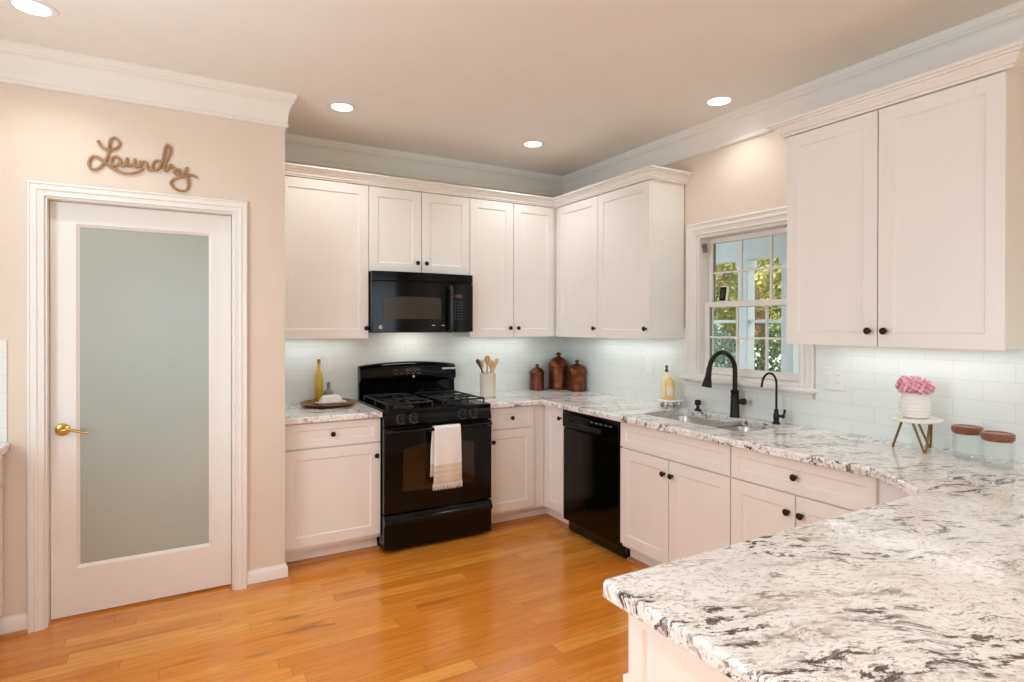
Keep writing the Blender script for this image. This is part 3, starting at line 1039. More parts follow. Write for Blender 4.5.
# filtered water faucet
WX, WY = -0.086, -2.200
ff = thing('water_filter_faucet', 'slim dark bronze filtered water faucet right of the sink', 'faucet', (WX, WY, CZ1))
ob('body', MB().lathe([(0.021, 0), (0.021, 0.006), (0.016, 0.012), (0.014, 0.02), (0.0165, 0.03), (0.0165, 0.052), (0.013, 0.06), (0.0115, 0.078), (0.0075, 0.084)], (WX, WY, CZ1)), M['bronze'], ff)
sp = [(WX, WY, CZ1 + .08), (WX, WY, CZ1 + .15), (WX, WY, CZ1 + .225)]
for i in range(1, 13):
    t = PI * i / 12 * 0.95
    sp.append((WX - 0.062 + 0.062 * math.cos(t), WY, CZ1 + .225 + 0.062 * math.sin(t)))
sp.append((sp[-1][0] - .004, WY, sp[-1][2] - .022))
ob('spout', MB().tube(catmull(sp, 3), 0.0062, 12), M['bronze'], ff)
hh = MB().lathe([(0.008, 0.01), (0.008, 0.03), (0.011, 0.033), (0.011, 0.042), (0.006, 0.046)], (WX, WY, CZ1 + .046), (0.2, -0.98, 0))
hh.tube([(WX + .008, WY - .038, CZ1 + .046), (WX + .009, WY - .043, CZ1 + .065), (WX + .01, WY - .045, CZ1 + .085)], [0.005, 0.0055, 0.007], 10)
ob('handle', hh, M['bronze'], ff)
# sink side soap pump
sd_ = thing('soap_pump', 'small dark bronze soap dispenser set in the counter by the sink', 'soap dispenser', (-0.075, -1.62, CZ1))
ob('base', MB().lathe([(0.024, 0), (0.024, 0.006), (0.015, 0.012), (0.011, 0.018), (0.011, 0.034)], (-0.075, -1.62, CZ1)), M['bronze'], sd_)
ob('cap', MB().lathe([(0.011, 0.0345), (0.019, 0.037), (0.020, 0.045), (0.019, 0.064), (0.014, 0.070), (0.004, 0.071)], (-0.075, -1.62, CZ1)), M['bronze'], sd_)

# ------------------------------------------------------------------ dishwasher
dw0, dw1 = -1.5025, -0.897
dw = thing('dishwasher', 'black built-in dishwasher left of the sink cabinet', 'dishwasher', (-0.3, -1.2, 0))
ob('tub', MB().box(-0.605, -0.02, dw0, dw1, 0.09, 0.872), M['blackplastic'], dw, smooth=0)
ob('door', MB().box(-0.632, -0.6055, dw0 + .002, dw1 - .002, 0.095, 0.742), M['black'], dw, bevel=0.004, seg=3)
cp = ob('control_panel', MB().prism([(-0.6055, 0.745), (-0.628, 0.745), (-0.640, 0.755), (-0.640, 0.862), (-0.634, 0.872), (-0.6055, 0.872)], lambda a, b, h: (a, h, b), dw0 + .002, dw1 - .002), M['black'], dw, bevel=0.002)
ob('grip_recess', MB().box(-0.6425, -0.6402, -1.33, -1.08, 0.765, 0.795), M['blackplastic'], cp, bevel=0.001)
kb = MB()
for q in range(5):
    y = -1.235 - q * 0.048
    ob('button', MB().box(-0.6425, -0.6402, y - .014, y + .014, 0.822, 0.832), M['keygrey'], cp, smooth=0)

ob('toe_panel', MB().box(-0.585, -0.56, dw0 + .002, dw1 - .002, 0.012, 0.089), M['blackplastic'], dw, smooth=0)

# ------------------------------------------------------------------ gas range
rx0, rx1 = -1.869, -1.098
rg = thing('gas_range', 'black freestanding gas range with a towel on its oven handle', 'stove', (-1.472, -0.34, 0))
ob('body', MB().box(rx0 + .004, rx1 - .004, -0.640, -0.03, 0.045, 0.895), M['black'], rg, smooth=0)
for fx in (rx0 + .05, rx1 - .05):
    for fy in (-0.56, -0.1):
        ob('foot', MB().lathe([(0.018, 0), (0.018, 0.012), (0.012, 0.014), (0.012, 0.0445)], (fx, fy, 0.0)), M['blackplastic'], rg)
fr = lambda a, b, h: (h, a, b)
ob('storage_drawer', MB().prism([(-0.6405, 0.022), (-0.682, 0.022), (-0.690, 0.03), (-0.690, 0.165), (-0.700, 0.185), (-0.712, 0.20), (-0.708, 0.212), (-0.692, 0.225), (-0.690, 0.24), (-0.684, 0.246), (-0.6405, 0.246)], fr, rx0, rx1), M['black'], rg, bevel=0.003)
od = ob('oven_door', MB().box(rx0, rx1, -0.690, -0.6405, 0.254, 0.806), M['black'], rg, bevel=0.006, seg=3)
wp = [(-1.745, 0.388), (-1.236, 0.388), (-1.236, 0.655)]
wp += [(-1.4905 + 0.2545 * math.cos(t), 0.655 + 0.035 * math.sin(t)) for t in [PI * i / 16 for i in range(1, 16)]]
wp += [(-1.745, 0.655)]
ob('oven_window', MB().prism(wp, lambda a, b, h: (a, h, b), -0.6925, -0.6895), M['ovenglass'], od, smooth=0)
hb = MB()
hy, hz = -0.738, 0.786
hb.tube([(rx0 + .02, -0.69, hz - .004), (rx0 + .022, -0.72, hz - .002), (rx0 + .04, hy, hz), (rx0 + .12, hy - .004, hz), (-1.472, hy - .006, hz), (rx1 - .12, hy - .004, hz), (rx1 - .04, hy, hz), (rx1 - .022, -0.72, hz - .002), (rx1 - .02, -0.69, hz - .004)], 0.0125, 12, flat=1.0)
ob('oven_handle', hb, M['black'], od)
cpo = ob('control_panel', MB().prism([(-0.6405, 0.812), (-0.688, 0.812), (-0.690, 0.816), (-0.672, 0.892), (-0.6405, 0.895)], fr, rx0, rx1), M['black'], rg, bevel=0.003)
kn = Vector((0, -0.973, 0.23)).normalized()
for kx in (-1.754, -1.666, -1.318, -1.230):
    c = Vector((kx, -0.6795, 0.858))
    k_ = ob('burner_knob', MB().lathe([(0.026, 0.0), (0.026, 0.004), (0.021, 0.007), (0.0195, 0.022), (0.017, 0.025), (0.004, 0.0255)], c, kn, 24), M['blackplastic'], cpo)
    g_ = MB().box(-0.0045, 0.0045, -0.018, 0.018, 0.0, 0.010)
    rotm = Matrix.Translation(c + kn * 0.0245) @ kn.to_track_quat('Z', 'Y').to_matrix().to_4x4()
    ob('grip', g_.xf(rotm), M['blackplastic'], k_, bevel=0.002)
    tk = MB()
    for q in range(9):
        t = math.radians(-210 + 240 * q / 8) + PI / 2 + PI
        r_ = 0.032
        mt = Matrix.Translation(c + kn * 0.0018) @ kn.to_track_quat('Z', 'Y').to_matrix().to_4x4() @ Matrix.Translation((r_ * math.cos(t), r_ * math.sin(t), 0)) @ Matrix.Rotation(t, 4, 'Z')
        tk.add([tuple(mt @ Vector(p)) for p in ((-.0035, -.0012, 0), (.0035, -.0012, 0), (.0035, .0012, 0), (-.0035, .0012, 0), (-.0035, -.0012, .0006), (.0035, -.0012, .0006), (.0035, .0012, .0006), (-.0035, .0012, .0006))],
               [(0, 3, 2, 1), (4, 5, 6, 7), (0, 1, 5, 4), (1, 2, 6, 5), (2, 3, 7, 6), (3, 0, 4, 7)])
    ob('dial_marks', tk, M['whiteprint'], k_, smooth=0)
# cooktop with raised rim
ct = MB()
rr = [(0, 0.8955), (0, 0.912), (0.008, 0.920), (0.020, 0.921), (0.036, 0.914), (0.05, 0.912)]
po = roundpoly([(rx0 - .002, -0.695), (rx1 + .002, -0.695), (rx1 + .002, -0.06), (rx0 - .002, -0.06)], [0.03, 0.03, 0.005, 0.005], 5)
n = len(po)
vs, fs = [], []
for d_, z in rr: vs += [(a, b, z) for a, b in inset(po, d_)]
for q in range(len(rr) - 1):
    for i in range(n):
        fs.append((q * n + i, q * n + (i + 1) % n, (q + 1) * n + (i + 1) % n, (q + 1) * n + i))
fs.append(tuple(range(n - 1, -1, -1))); fs.append(tuple((len(rr) - 1) * n + i for i in range(n)))
ct.add(vs, fs)
ctop = ob('cooktop', ct, M['black'], rg)
for bx in (-1.677, -1.290):
    for by, br__ in ((-0.51, 0.048), (-0.235, 0.04)):
        bo = ob('burner', MB().lathe([(br__ + .022, 0.0), (br__ + .02, 0.004), (br__ + .004, 0.006), (br__, 0.016), (br__ - .006, 0.018)], (bx, by, 0.9125)), M['blackmatte'], ctop)
        ob('burner_cap', MB().lathe([(br__ - .004, 0.0185), (br__ - .003, 0.024), (br__ - .012, 0.028), (0.004, 0.029)], (bx, by, 0.9125)), M['black'], bo)
for gx in (-1.677, -1.290):
    g_ = MB()
    z, hw, y0, y1 = 0.952, 0.155, -0.638, -0.105
    bw = 0.0065
    def bar(p, q): 
        p, q = Vector(p), Vector(q)
        g_.tube([p, q], bw, 6)
    fp_ = [(gx - hw, y0, z), (gx + hw, y0, z), (gx + hw, y1, z), (gx - hw, y1, z)]
    for i in range(4): bar(fp_[i], fp_[(i + 1) % 4])
    ym = (y0 + y1) / 2
    bar((gx - hw, ym, z), (gx + hw, ym, z))
    for by in (-0.51, -0.235):
        for t in (0, PI / 2, PI, 1.5 * PI):
            lim = hw if t in (0, PI) else (abs((ym if (t == PI / 2) == (by < ym) else (y0 if by < ym else y1)) - by))
            ax = Vector((math.cos(t), math.sin(t), 0))
            g_.tube([Vector((gx, by, z + .006)) + ax * 0.022, Vector((gx, by, z + .005)) + ax * 0.06, Vector((gx, by, z)) + ax * lim], bw, 6)
    for fx, fy in ((-hw, y0), (hw, y0), (hw, y1), (-hw, y1), (-hw, ym), (hw, ym)):
        g_.tube([(gx + fx, fy, z), (gx + fx, fy, 0.915 if abs(fy - ym) < .01 else 0.9205)], bw, 6)
    ob('burner_grate', g_, M['blackmatte'], rg, smooth=35)
# back guard with arched top, bulging control head over a recessed lower band
xs_ = [rx0 + .013 + (rx1 - rx0 - .014) * i / 24 for i in range(25)]
def topz(x):
    q = (x + 1.4835) / 0.385
    return 1.188 - 0.026 * q * q
prof = lambda x: [(-0.012, 0.90), (-0.060, 0.90), (-0.052, 1.02), (-0.056, 1.040), (-0.082, 1.054), (-0.088, 1.066), (-0.078, topz(x) - .03), (-0.066, topz(x) - .008), (-0.054, topz(x)), (-0.012, topz(x))]
vs, fs = [], []
pn = len(prof(0))
for x in xs_: vs += [(x, a, b) for a, b in prof(x)]
for i in range(24):
    for q in range(pn):
        fs.append((i * pn + q, i * pn + (q + 1) % pn, (i + 1) * pn + (q + 1) % pn, (i + 1) * pn + q))
fs.append(tuple(range(pn))); fs.append(tuple(24 * pn + q for q in range(pn)))
bg_ = ob('back_guard', MB().add(vs, fs), M['black'], rg, smooth=50)
kb = MB()
def bgpt(x, z, o=0.0):
    return (x, -0.088 + (z - 1.066) * (0.010 / 0.085) - o, z)
def bgbox(mb, x0, x1, z0, z1, t=0.0012):
    p = [bgpt(x0, z0), bgpt(x1, z0), bgpt(x1, z1), bgpt(x0, z1)]
    q = [bgpt(x0, z0, t), bgpt(x1, z0, t), bgpt(x1, z1, t), bgpt(x0, z1, t)]
    mb.add(p + q, [(0, 3, 2, 1), (4, 5, 6, 7), (0, 1, 5, 4), (1, 2, 6, 5), (2, 3, 7, 6), (3, 0, 4, 7)])
for q in range(5):
    x = -1.60 + q * 0.045
    for zz_, on in ((1.098, True), (1.124, q in (0, 2, 4))):
        if on:
            kb = MB(); bgbox(kb, x, x + .026, zz_, zz_ + .0055)
            ob('key_mark', kb, M['keygrey'], bg_, smooth=0)
dsp = MB(); bgbox(dsp, -1.52, -1.42, 1.112, 1.142, 0.0008)
ob('clock_display', dsp, M['ovenglass'], bg_, smooth=0)
pstrip = MB(); bgbox(pstrip, -1.215, -1.095, 1.121, 1.135)
ob('pale_strip', pstrip, M['whiteprint'], bg_, smooth=0)  # narrow pale strip at the right of the control head
ob('brand_badge', MB().lathe([(0.0085, 0), (0.0085, 0.0015), (0.007, 0.002)], bgpt(-1.45, 1.076, -0.0005), (0, -1, 0.1), 20), M['whiteprint'], bg_)

# towel over the handle
tw = thing('dish_towel', 'white fringed towel with beige bands hanging on the oven handle', 'towel', (-1.46, hy, 0.428))
NX = 22
tx0, tx1 = -1.556, -1.370
r_ = 0.0195
bar_y = hy - .005
path_ = [(bar_y + r_ + 0.001, 0.47 + (hz - 0.47) * i / 14) for i in range(15)]
path_ += [(bar_y + r_ * math.cos(t), hz + r_ * math.sin(t)) for t in [PI * i / 8 for i in range(1, 8)]]
path_ += [(bar_y - r_ - .004 * math.sin(i / 22 * PI), hz - (hz - 0.428) * i / 22) for i in range(23)]
vs, fs = [], []
np_ = len(path_)
for i in range(NX + 1):
    u = i / NX
    for k, (yy, zz) in enumerate(path_):
        fall = max(0.0, (hz - zz) / 0.36)
        wv = 0.004 * math.sin(u * 11 + 0.8) * fall * (1 if k > 20 else 0.4)
        shift = (-0.007 if k < 15 else 0.0) * (1 - u) * min(1, fall * 3)
        flare = (u - .5) * 0.02 * fall
        vs.append((tx0 + (tx1 - tx0) * u + shift + flare, yy - wv - 0.002 * fall * (k > 20), zz))
for i in range(NX):
    for k in range(np_ - 1):
        fs.append((i * np_ + k, (i + 1) * np_ + k, (i + 1) * np_ + k + 1, i * np_ + k + 1))
cl = ob('cloth', MB().add(vs, fs), M['toweling'], tw, smooth=60)
so_ = cl.modifiers.new('thick', 'SOLIDIFY'); so_.thickness = 0.003; so_.offset = 0
fg = MB()
for i in range(NX + 1):
    p = vs[i * np_ + np_ - 1]
    for s_ in (-0.25, 0.25):
        x = p[0] + s_ * (tx1 - tx0) / NX
        fg.tube([(x, p[1], p[2] + .003), (x + random.uniform(-.002, .002), p[1] - .001, p[2] - .016), (x + random.uniform(-.004, .004), p[1] + random.uniform(-.003, .001), p[2] - .034 - random.uniform(0, .008))], [0.0026, 0.0022, 0.0012], 5)
ob('fringe', fg, M['towel'], tw)

# ------------------------------------------------------------------ microwave
mx0, mx1, mz0, mz1 = -1.862, -1.103, 1.418, 1.836
mw = thing('microwave_oven', 'black over-the-range microwave under the short cabinet', 'microwave', (-1.48, -0.2, mz0))
ob('case', MB().box(mx0, mx1, -0.372, -0.010, mz0 + .004, mz1), M['blackplastic'], mw, bevel=0.003)
def bow(x):
    q = (x - (mx0 + mx1) / 2) / ((mx1 - mx0) / 2)
    return -0.400 - 0.030 * (1 - q * q)
def front(x0, x1, z0, z1, off0, off1, nseg=14):
    vs, fs = [], []
    for i in range(nseg + 1):
        x = x0 + (x1 - x0) * i / nseg
        yf, yb = (bow(x) - off1, -0.3725 if off0 is None else bow(x) - off0)
        vs += [(x, yb, z0), (x, yf, z0), (x, yf, z1), (x, yb, z1)]
    for i in range(nseg):
        for q in range(4):
            fs.append((i * 4 + q, i * 4 + (q + 1) % 4, (i + 1) * 4 + (q + 1) % 4, (i + 1) * 4 + q))
    fs.append((3, 2, 1, 0)); k = nseg * 4; fs.append((k, k + 1, k + 2, k + 3))
    return MB().add(vs, fs)
md = ob('door', front(mx0, -1.282, mz0, 1.768, None, 0.0), M['black'], mw, bevel=0.003)
# slightly arched window
wz = lambda x: 1.655 + 0.010 * (1 - ((x + 1.58) / 0.21) ** 2)
vs, fs = [], []
for i in range(17):
    x = -1.79 + 0.42 * i / 16
    vs += [(x, bow(x) + .001, 1.508), (x, bow(x) - .0022, 1.508), (x, bow(x) - .0022, wz(x)), (x, bow(x) + .001, wz(x))]
for i in range(16):
    for q in range(4): fs.append((i * 4 + q, i * 4 + (q + 1) % 4, (i + 1) * 4 + (q + 1) % 4, (i + 1) * 4 + q))
fs.append((3, 2, 1, 0)); fs.append((64, 65, 66, 67))
ob('door_window', MB().add(vs, fs), M['mwglass'], md)
hp = catmull([(-1.300, bow(-1.3) + .002, 1.742), (-1.300, bow(-1.3) - .03, 1.728), (-1.302, bow(-1.3) - .040, 1.68), (-1.303, bow(-1.3) - .042, 1.58), (-1.302, bow(-1.3) - .040, 1.48), (-1.300, bow(-1.3) - .03, 1.432), (-1.300, bow(-1.3) + .002, 1.424)], 5)
ob('handle', MB().tube(hp, 0.0135, 12), M['blackplastic'], md)
bdg = ob('brand_badge', MB().lathe([(0.0135, 0), (0.0135, 0.0025), (0.0118, 0.003)], (-1.806, bow(-1.806) + .0005, 1.452), (0.06, -1, 0), 24), M['whiteprint'], md)
sw = MB()
sw.tube(catmull([(-1.814, bow(-1.814) - .0022, 1.450), (-1.809, bow(-1.81) - .0026, 1.458), (-1.806, bow(-1.806) - .0028, 1.449), (-1.801, bow(-1.80) - .0032, 1.457), (-1.798, bow(-1.80) - .003, 1.447)], 4), 0.0009, 6)
ob('badge_script', sw, M['slot'], bdg)
for x in (-1.44, -1.365):
    mk = MB()
    mk.add([(x, bow(x) + .001, 1.462), (x + .024, bow(x + .024) + .001, 1.462), (x + .024, bow(x + .024) - .0012, 1.462), (x, bow(x) - .0012, 1.462),
            (x, bow(x) + .001, 1.467), (x + .024, bow(x + .024) + .001, 1.467), (x + .024, bow(x + .024) - .0012, 1.467), (x, bow(x) - .0012, 1.467)],
           [(0, 1, 2, 3), (7, 6, 5, 4), (0, 4, 5, 1), (1, 5, 6, 2), (2, 6, 7, 3), (3, 7, 4, 0)])
    ob('print', mk, M['whiteprint'], md, smooth=0)
mp = ob('control_panel', front(-1.2805, mx1, mz0, 1.768, None, 0.0, 6), M['black'], mw, bevel=0.003)
ob('display', front(-1.255, -1.20, 1.664, 1.690, -0.001, 0.0015, 3), M['display'], mp, smooth=0)
kk = MB()
for r_i in range(7):
    for c_i in range(3):
        x = -1.262 + c_i * 0.026
        z = 1.636 - r_i * 0.0205
        f_ = front(x, x + .014, z - .005, z, -0.001, 0.0012, 1)
        kk.add(f_.v, f_.f)
ob('keypad', kk, M['keygrey'], mp, smooth=0)
vt = ob('vent_grille', front(mx0, mx1, 1.772, mz1, None, -0.004), M['black'], mw, bevel=0.002)
sl = MB()
for q in range(5):
    f_ = front(mx0 + .02, mx1 - .02, 1.780 + q * 0.0105, 1.784 + q * 0.0105, 0.002, 0.006)
    sl.add(f_.v, f_.f)
ob('slats', sl, M['black'], vt, smooth=0)
ob('underside_plate', MB().box(mx0 + .02, mx1 - .02, -0.36, -0.02, mz0 - .006, mz0 + .0035), M['keygrey'], mw, smooth=0)

area('cooktop_lamp', (-1.48, -0.14, mz0 - .008), (0, 0.25, -1), 0.3, 0.05, 0.7, (1.0, 0.97, 0.9))

# ------------------------------------------------------------------ outlets and switches
def outlet(label, fn, u, v, w_, h_, kind):
    t = thing('wall_outlet', label, 'outlet', fn(u, v, 0), 'cover plates on the backsplash')
    def bx(u0, u1, v0, v1, n0, n1):
        vs = [fn(a, b, n) for n in (n0, n1) for a, b in ((u0, v0), (u1, v0), (u1, v1), (u0, v1))]
        return MB().add(vs, [(0, 3, 2, 1), (4, 5, 6, 7), (0, 1, 5, 4), (1, 2, 6, 5), (2, 3, 7, 6), (3, 0, 4, 7)])
    ob('cover_plate', bx(u - w_ / 2, u + w_ / 2, v - h_ / 2, v + h_ / 2, 0.0003, 0.006), M['plastic'], t, bevel=0.002)
    gangs = [u] if w_ < 0.09 else [u - .023, u + .023]
    for i, g in enumerate(gangs):
        ins = ob('insert', bx(g - .016, g + .016, v - .033, v + .033, 0.0062, 0.008), M['plastic'], t, bevel=0.001)
        if kind[i] == 'o':
            for dv in (-.018, .018):
                for du in (-.006, .006):
                    ob('slot', bx(g + du - .001, g + du + .001, v + dv - .004, v + dv + .004, 0.0081, 0.0086), M['slot'], ins, smooth=0)
        else:
            ob('rocker', bx(g - .012, g + .012, v - .026, v + .026, 0.0081, 0.0105), M['plastic'], ins, bevel=0.001)


tb, trr = on_back(-0.008), on_right(-0.008)
outlet('white cover plate on the tile behind the oil bottle', tb, -2.062, 1.188, 0.075, 0.118, 's')
outlet('white double cover plate on the tile right of the window', trr, -2.486, 1.188, 0.118, 0.118, 'os')
outlet('white cover plate on the tile behind the soap bottles', trr, -1.105, 1.172, 0.072, 0.116, 's')

# ------------------------------------------------------------------ recessed ceiling lamps, plus added fill spots
LG = 'recessed ceiling lights'
cl_ = thing('ceiling_light', 'recessed round ceiling light cropped at the upper left near the laundry wall', 'ceiling light', (-3.530, -1.215, CZ), LG)
ob('trim_ring', MB().lathe([(0.062, -0.0015), (0.068, -0.005), (0.088, -0.003), (0.090, -0.0003)], (-3.530, -1.215, CZ), closed=True, n=36), M['trim'], cl_)
ob('diffuser', MB().lathe([(0.0625, -0.003), (0.0625, -0.001)], (-3.530, -1.215, CZ), n=36), M['lamp'], cl_, smooth=0)
LAMPS = [(-3.530, -1.215), (-2.147, -0.739), (-0.772, -0.707), (-0.261, -1.943), (-3.5, -3.3), (-1.9, -4.6), (-3.7, -5.6)]  # last three are out-of-view fill spots, added without fixtures
LBL = [None, 'recessed round ceiling light in front of the microwave', 'recessed round ceiling light nearest the cabinet corner', 'recessed round ceiling light in front of the window wall']
for i in range(1, 4):
    clone(cl_, (LAMPS[i][0], LAMPS[i][1], CZ), LBL[i])
for i, (x, y) in enumerate(LAMPS):
    l = bpy.data.lights.new('downlight_and_fill', 'SPOT')
    l.energy = (DOWN_W, DOWN_W, DOWN_W, DOWN_W * 0.68)[i] if i < 4 else SPOT_FILL_W
    l.color = DOWN_C if i < 4 else (1.0, 0.98, 0.92)
    l.spot_size = math.radians(142)
    l.spot_blend = 0.7
    l.shadow_soft_size = 0.06
    o = bpy.data.objects.new('downlight_and_fill', l)
    COL.objects.link(o)
    o.location = (x, y, CZ - 0.02)
# under-cabinet strips
def strip(x, y, sx, sy):
    a = area('under_cabinet_strip', (x, y, UB - .006), (0, 0, -1), sx, sy, STRIP_W * max(sx, sy), STRIP_C)
strip(-2.16, -0.12, 0.5, 0.03); strip(-0.72, -0.12, 0.6, 0.03); strip(-0.12, -0.95, 0.03, 0.8); strip(-0.12, -2.88, 0.03, 0.75)

# ------------------------------------------------------------------ things on the counters
# round tray with oil bottle, small bottle, butter dish
tray = thing('round_tray', 'round walnut tray on the counter left of the stove', 'tray', (-2.106, -0.20, CZ1))
ob('plate', MB().lathe([(0.12, 0.0), (0.16, 0.006), (0.186, 0.018), (0.190, 0.023), (0.185, 0.025), (0.160, 0.016), (0.12, 0.011), (0.002, 0.011)], (-2.106, -0.20, CZ1 + .0005), n=48), M['traywood'], tray)
ZT = CZ1 + .012
oilb = thing('oil_bottle', 'tall slim bottle of yellow oil with a cork on the tray', 'bottle', (-2.155, -0.12, ZT))
ob('glass', MB().lathe([(0.024, 0), (0.027, 0.004), (0.027, 0.175), (0.025, 0.195), (0.014, 0.225), (0.0115, 0.235), (0.011, 0.267), (0.013, 0.269), (0.013, 0.276), (0.008, 0.276)], (-2.155, -0.12, ZT)), M['oil'], oilb)
ob('cork', MB().lathe([(0.0095, 0.2765), (0.011, 0.28), (0.0125, 0.298), (0.010, 0.302)], (-2.155, -0.12, ZT)), M['cork'], oilb)
sb = thing('small_bottle', 'small round glass bottle with a cork behind the butter dish', 'bottle', (-2.088, -0.11, ZT))
ob('glass', MB().lathe([(0.03, 0), (0.034, 0.005), (0.034, 0.06), (0.031, 0.074), (0.013, 0.085), (0.0105, 0.09), (0.0105, 0.108), (0.0125, 0.11), (0.0125, 0.115), (0.008, 0.115)], (-2.088, -0.11, ZT)), M['greyglass'], sb)
ob('cork', MB().lathe([(0.009, 0.1152), (0.0105, 0.12), (0.012, 0.134), (0.009, 0.138)], (-2.088, -0.11, ZT)), M['cork'], sb)
bd = thing('butter_dish', 'white ceramic covered butter dish at the front of the tray', 'butter dish', (-2.098, -0.235, ZT))
RB = Matrix.Translation((-2.098, -0.235, ZT)) @ Matrix.Rotation(math.radians(8), 4, 'Z')
def rring(w_, d_, r, z): return [(x, y, z) for x, y in roundpoly([(-w_ / 2, -d_ / 2), (w_ / 2, -d_ / 2), (w_ / 2, d_ / 2), (-w_ / 2, d_ / 2)], r, 5)]
def loft(rs):
    n = len(rs[0]); vs = sum(rs, []); fs = []
    for q in range(len(rs) - 1):
        for i in range(n): fs.append((q * n + i, q * n + (i + 1) % n, (q + 1) * n + (i + 1) % n, (q + 1) * n + i))
    fs.append(tuple(range(n - 1, -1, -1))); fs.append(tuple((len(rs) - 1) * n + i for i in range(n)))
    return MB().add(vs, fs)
ob('dish', loft([rring(.15, .08, .03, 0.0), rring(.17, .095, .035, .004), rring(.205, .12, .045, .013), rring(.207, .122, .045, .016), rring(.19, .107, .04, .015), rring(.16, .085, .03, .009)]).xf(RB), M['ceramic'], bd)
ob('cover', loft([rring(.158, .083, .025, .0165), rring(.150, .078, .025, .03), rring(.130, .066, .025, .05), rring(.115, .052, .022, .060), rring(.085, .03, .014, .0635)]).xf(RB), M['ceramic'], bd)

# utensil crock
cx_, cy_ = -0.95, -0.345
cr = thing('utensil_crock', 'cream stoneware crock holding wooden utensils right of the stove', 'crock', (cx_, cy_, CZ1))
ob('jar', MB().lathe([(0.056, 0), (0.060, 0.004), (0.0615, 0.012), (0.0615, 0.176), (0.063, 0.180), (0.063, 0.186), (0.060, 0.188), (0.056, 0.186), (0.055, 0.17), (0.054, 0.012), (0.01, 0.01)], (cx_, cy_, CZ1)), M['crock'], cr)
UGR = 'utensils in the crock'
def utensil(name, label, cat, mat, foot, top, kind):
    foot, top = Vector(foot), Vector(top)
    t = thing(name, label, cat, foot, UGR)
    d_ = (top - foot).normalized()
    L = (top - foot).length
    hl_ = L - 0.075
    ob('handle', MB().tube([foot, foot + d_ * hl_ * .5, foot + d_ * (hl_ + .008)], [0.0055, 0.006, 0.0065], 8), mat, t)
    c = foot + d_ * (hl_ + .004)
    # blade: flat lofted ovals, facing the kitchen
    view = Vector((-0.5, -0.86, 0))
    side = d_.cross(view).normalized()
    nrm = side.cross(d_).normalized()
    secs = {'spoon': [(0, .006, .006), (.012, .012, .006), (.03, .022, .007), (.048, .024, .007), (.062, .018, .006), (.071, .008, .004)],
            'spatula': [(0, .006, .005), (.012, .012, .005), (.03, .02, .004), (.055, .024, .0035), (.07, .024, .003), (.073, .022, .002)],
            'slim': [(0, .006, .005), (.02, .010, .005), (.045, .015, .0045), (.066, .014, .004), (.073, .006, .003)]}[kind]
    vs, fs = [], []
    n = 12
    for h_, a, b in secs:
        for i in range(n):
            q = 2 * PI * i / n
            vs.append(c + d_ * h_ + side * (a * math.cos(q)) + nrm * (b * math.sin(q)))
    for q in range(len(secs) - 1):
        for i in range(n): fs.append((q * n + i, q * n + (i + 1) % n, (q + 1) * n + (i + 1) % n, (q + 1) * n + i))
    fs.append(tuple(range(n))); fs.append(tuple((len(secs) - 1) * n + i for i in range(n)))
    ob('head', MB().add(vs, fs), mat, t)
zc_ = CZ1 + 0.018
utensil('spatula', 'dark wooden spatula leaning out the left of the crock', 'utensil', M['darkwood'], (cx_ + .030, cy_ - .030, zc_), (cx_ - .094, cy_ - .006, CZ1 + .292), 'slim')
utensil('wooden_spoon', 'pale slotted wooden spoon second from left in the crock', 'utensil', M['woodb'], (cx_ - .014, cy_ + .024, zc_), (cx_ - .055, cy_ + .01, CZ1 + .283), 'spatula')
utensil('wooden_spoon', 'tallest light wooden spoon in the middle of the crock', 'utensil', M['wood'], (cx_ + .006, cy_ + .024, zc_), (cx_ + .012, cy_ + .03, CZ1 + .318), 'spoon')
utensil('wooden_spoon', 'tan wooden spoon in front of the tallest one in the crock', 'utensil', M['wood'], (cx_ + .008, cy_ - .008, zc_), (cx_ + .02, cy_ - .03, CZ1 + .285), 'spoon')
utensil('wooden_spatula', 'pale wooden spatula leaning out the right of the crock', 'utensil', M['woodb'], (cx_ - .014, cy_ + .012, zc_), (cx_ + .085, cy_ + .002, CZ1 + .292), 'slim')

# copper canisters
CG = 'copper canisters in the corner'
def canister(label, x, y, r, h):
    t = thing('copper_canister', label, 'canister', (x, y, CZ1), CG)
    b = h * 0.62
    ob('body', MB().lathe([(r * .93, 0), (r, 0.004), (r, 0.012), (r * .95, 0.016), (r * .95, b - .012), (r * .99, b - .008), (r * .99, b)], (x, y, CZ1), n=40), M['copper'], t)
    ob('lid', MB().lathe([(r * 1.0, b + .0005), (r * 1.02, b + .004), (r * 1.0, b + .018), (r * .92, b + h * .10), (r * .76, b + h * .17), (r * .52, b + h * .225), (r * .28, b + h * .255), (r * .17, b + h * .27)], (x, y, CZ1), n=40), M['copper'], t)
    z = b + h * .268
    k = h - z
    ob('finial', MB().lathe([(r * .17, z), (r * .14, z + k * .2), (r * .30, z + k * .36), (r * .32, z + k * .5), (r * .20, z + k * .66), (r * .24, z + k * .8), (r * .08, z + k)], (x, y, CZ1), n=24), M['copper'], t)
canister('smallest copper canister, left of the three by the corner', -0.340, -0.088, 0.064, 0.222)
canister('tallest copper canister, standing in the counter corner', -0.142, -0.122, 0.090, 0.318)
canister('medium copper canister, nearest the sink of the three', -0.088, -0.318, 0.075, 0.262)

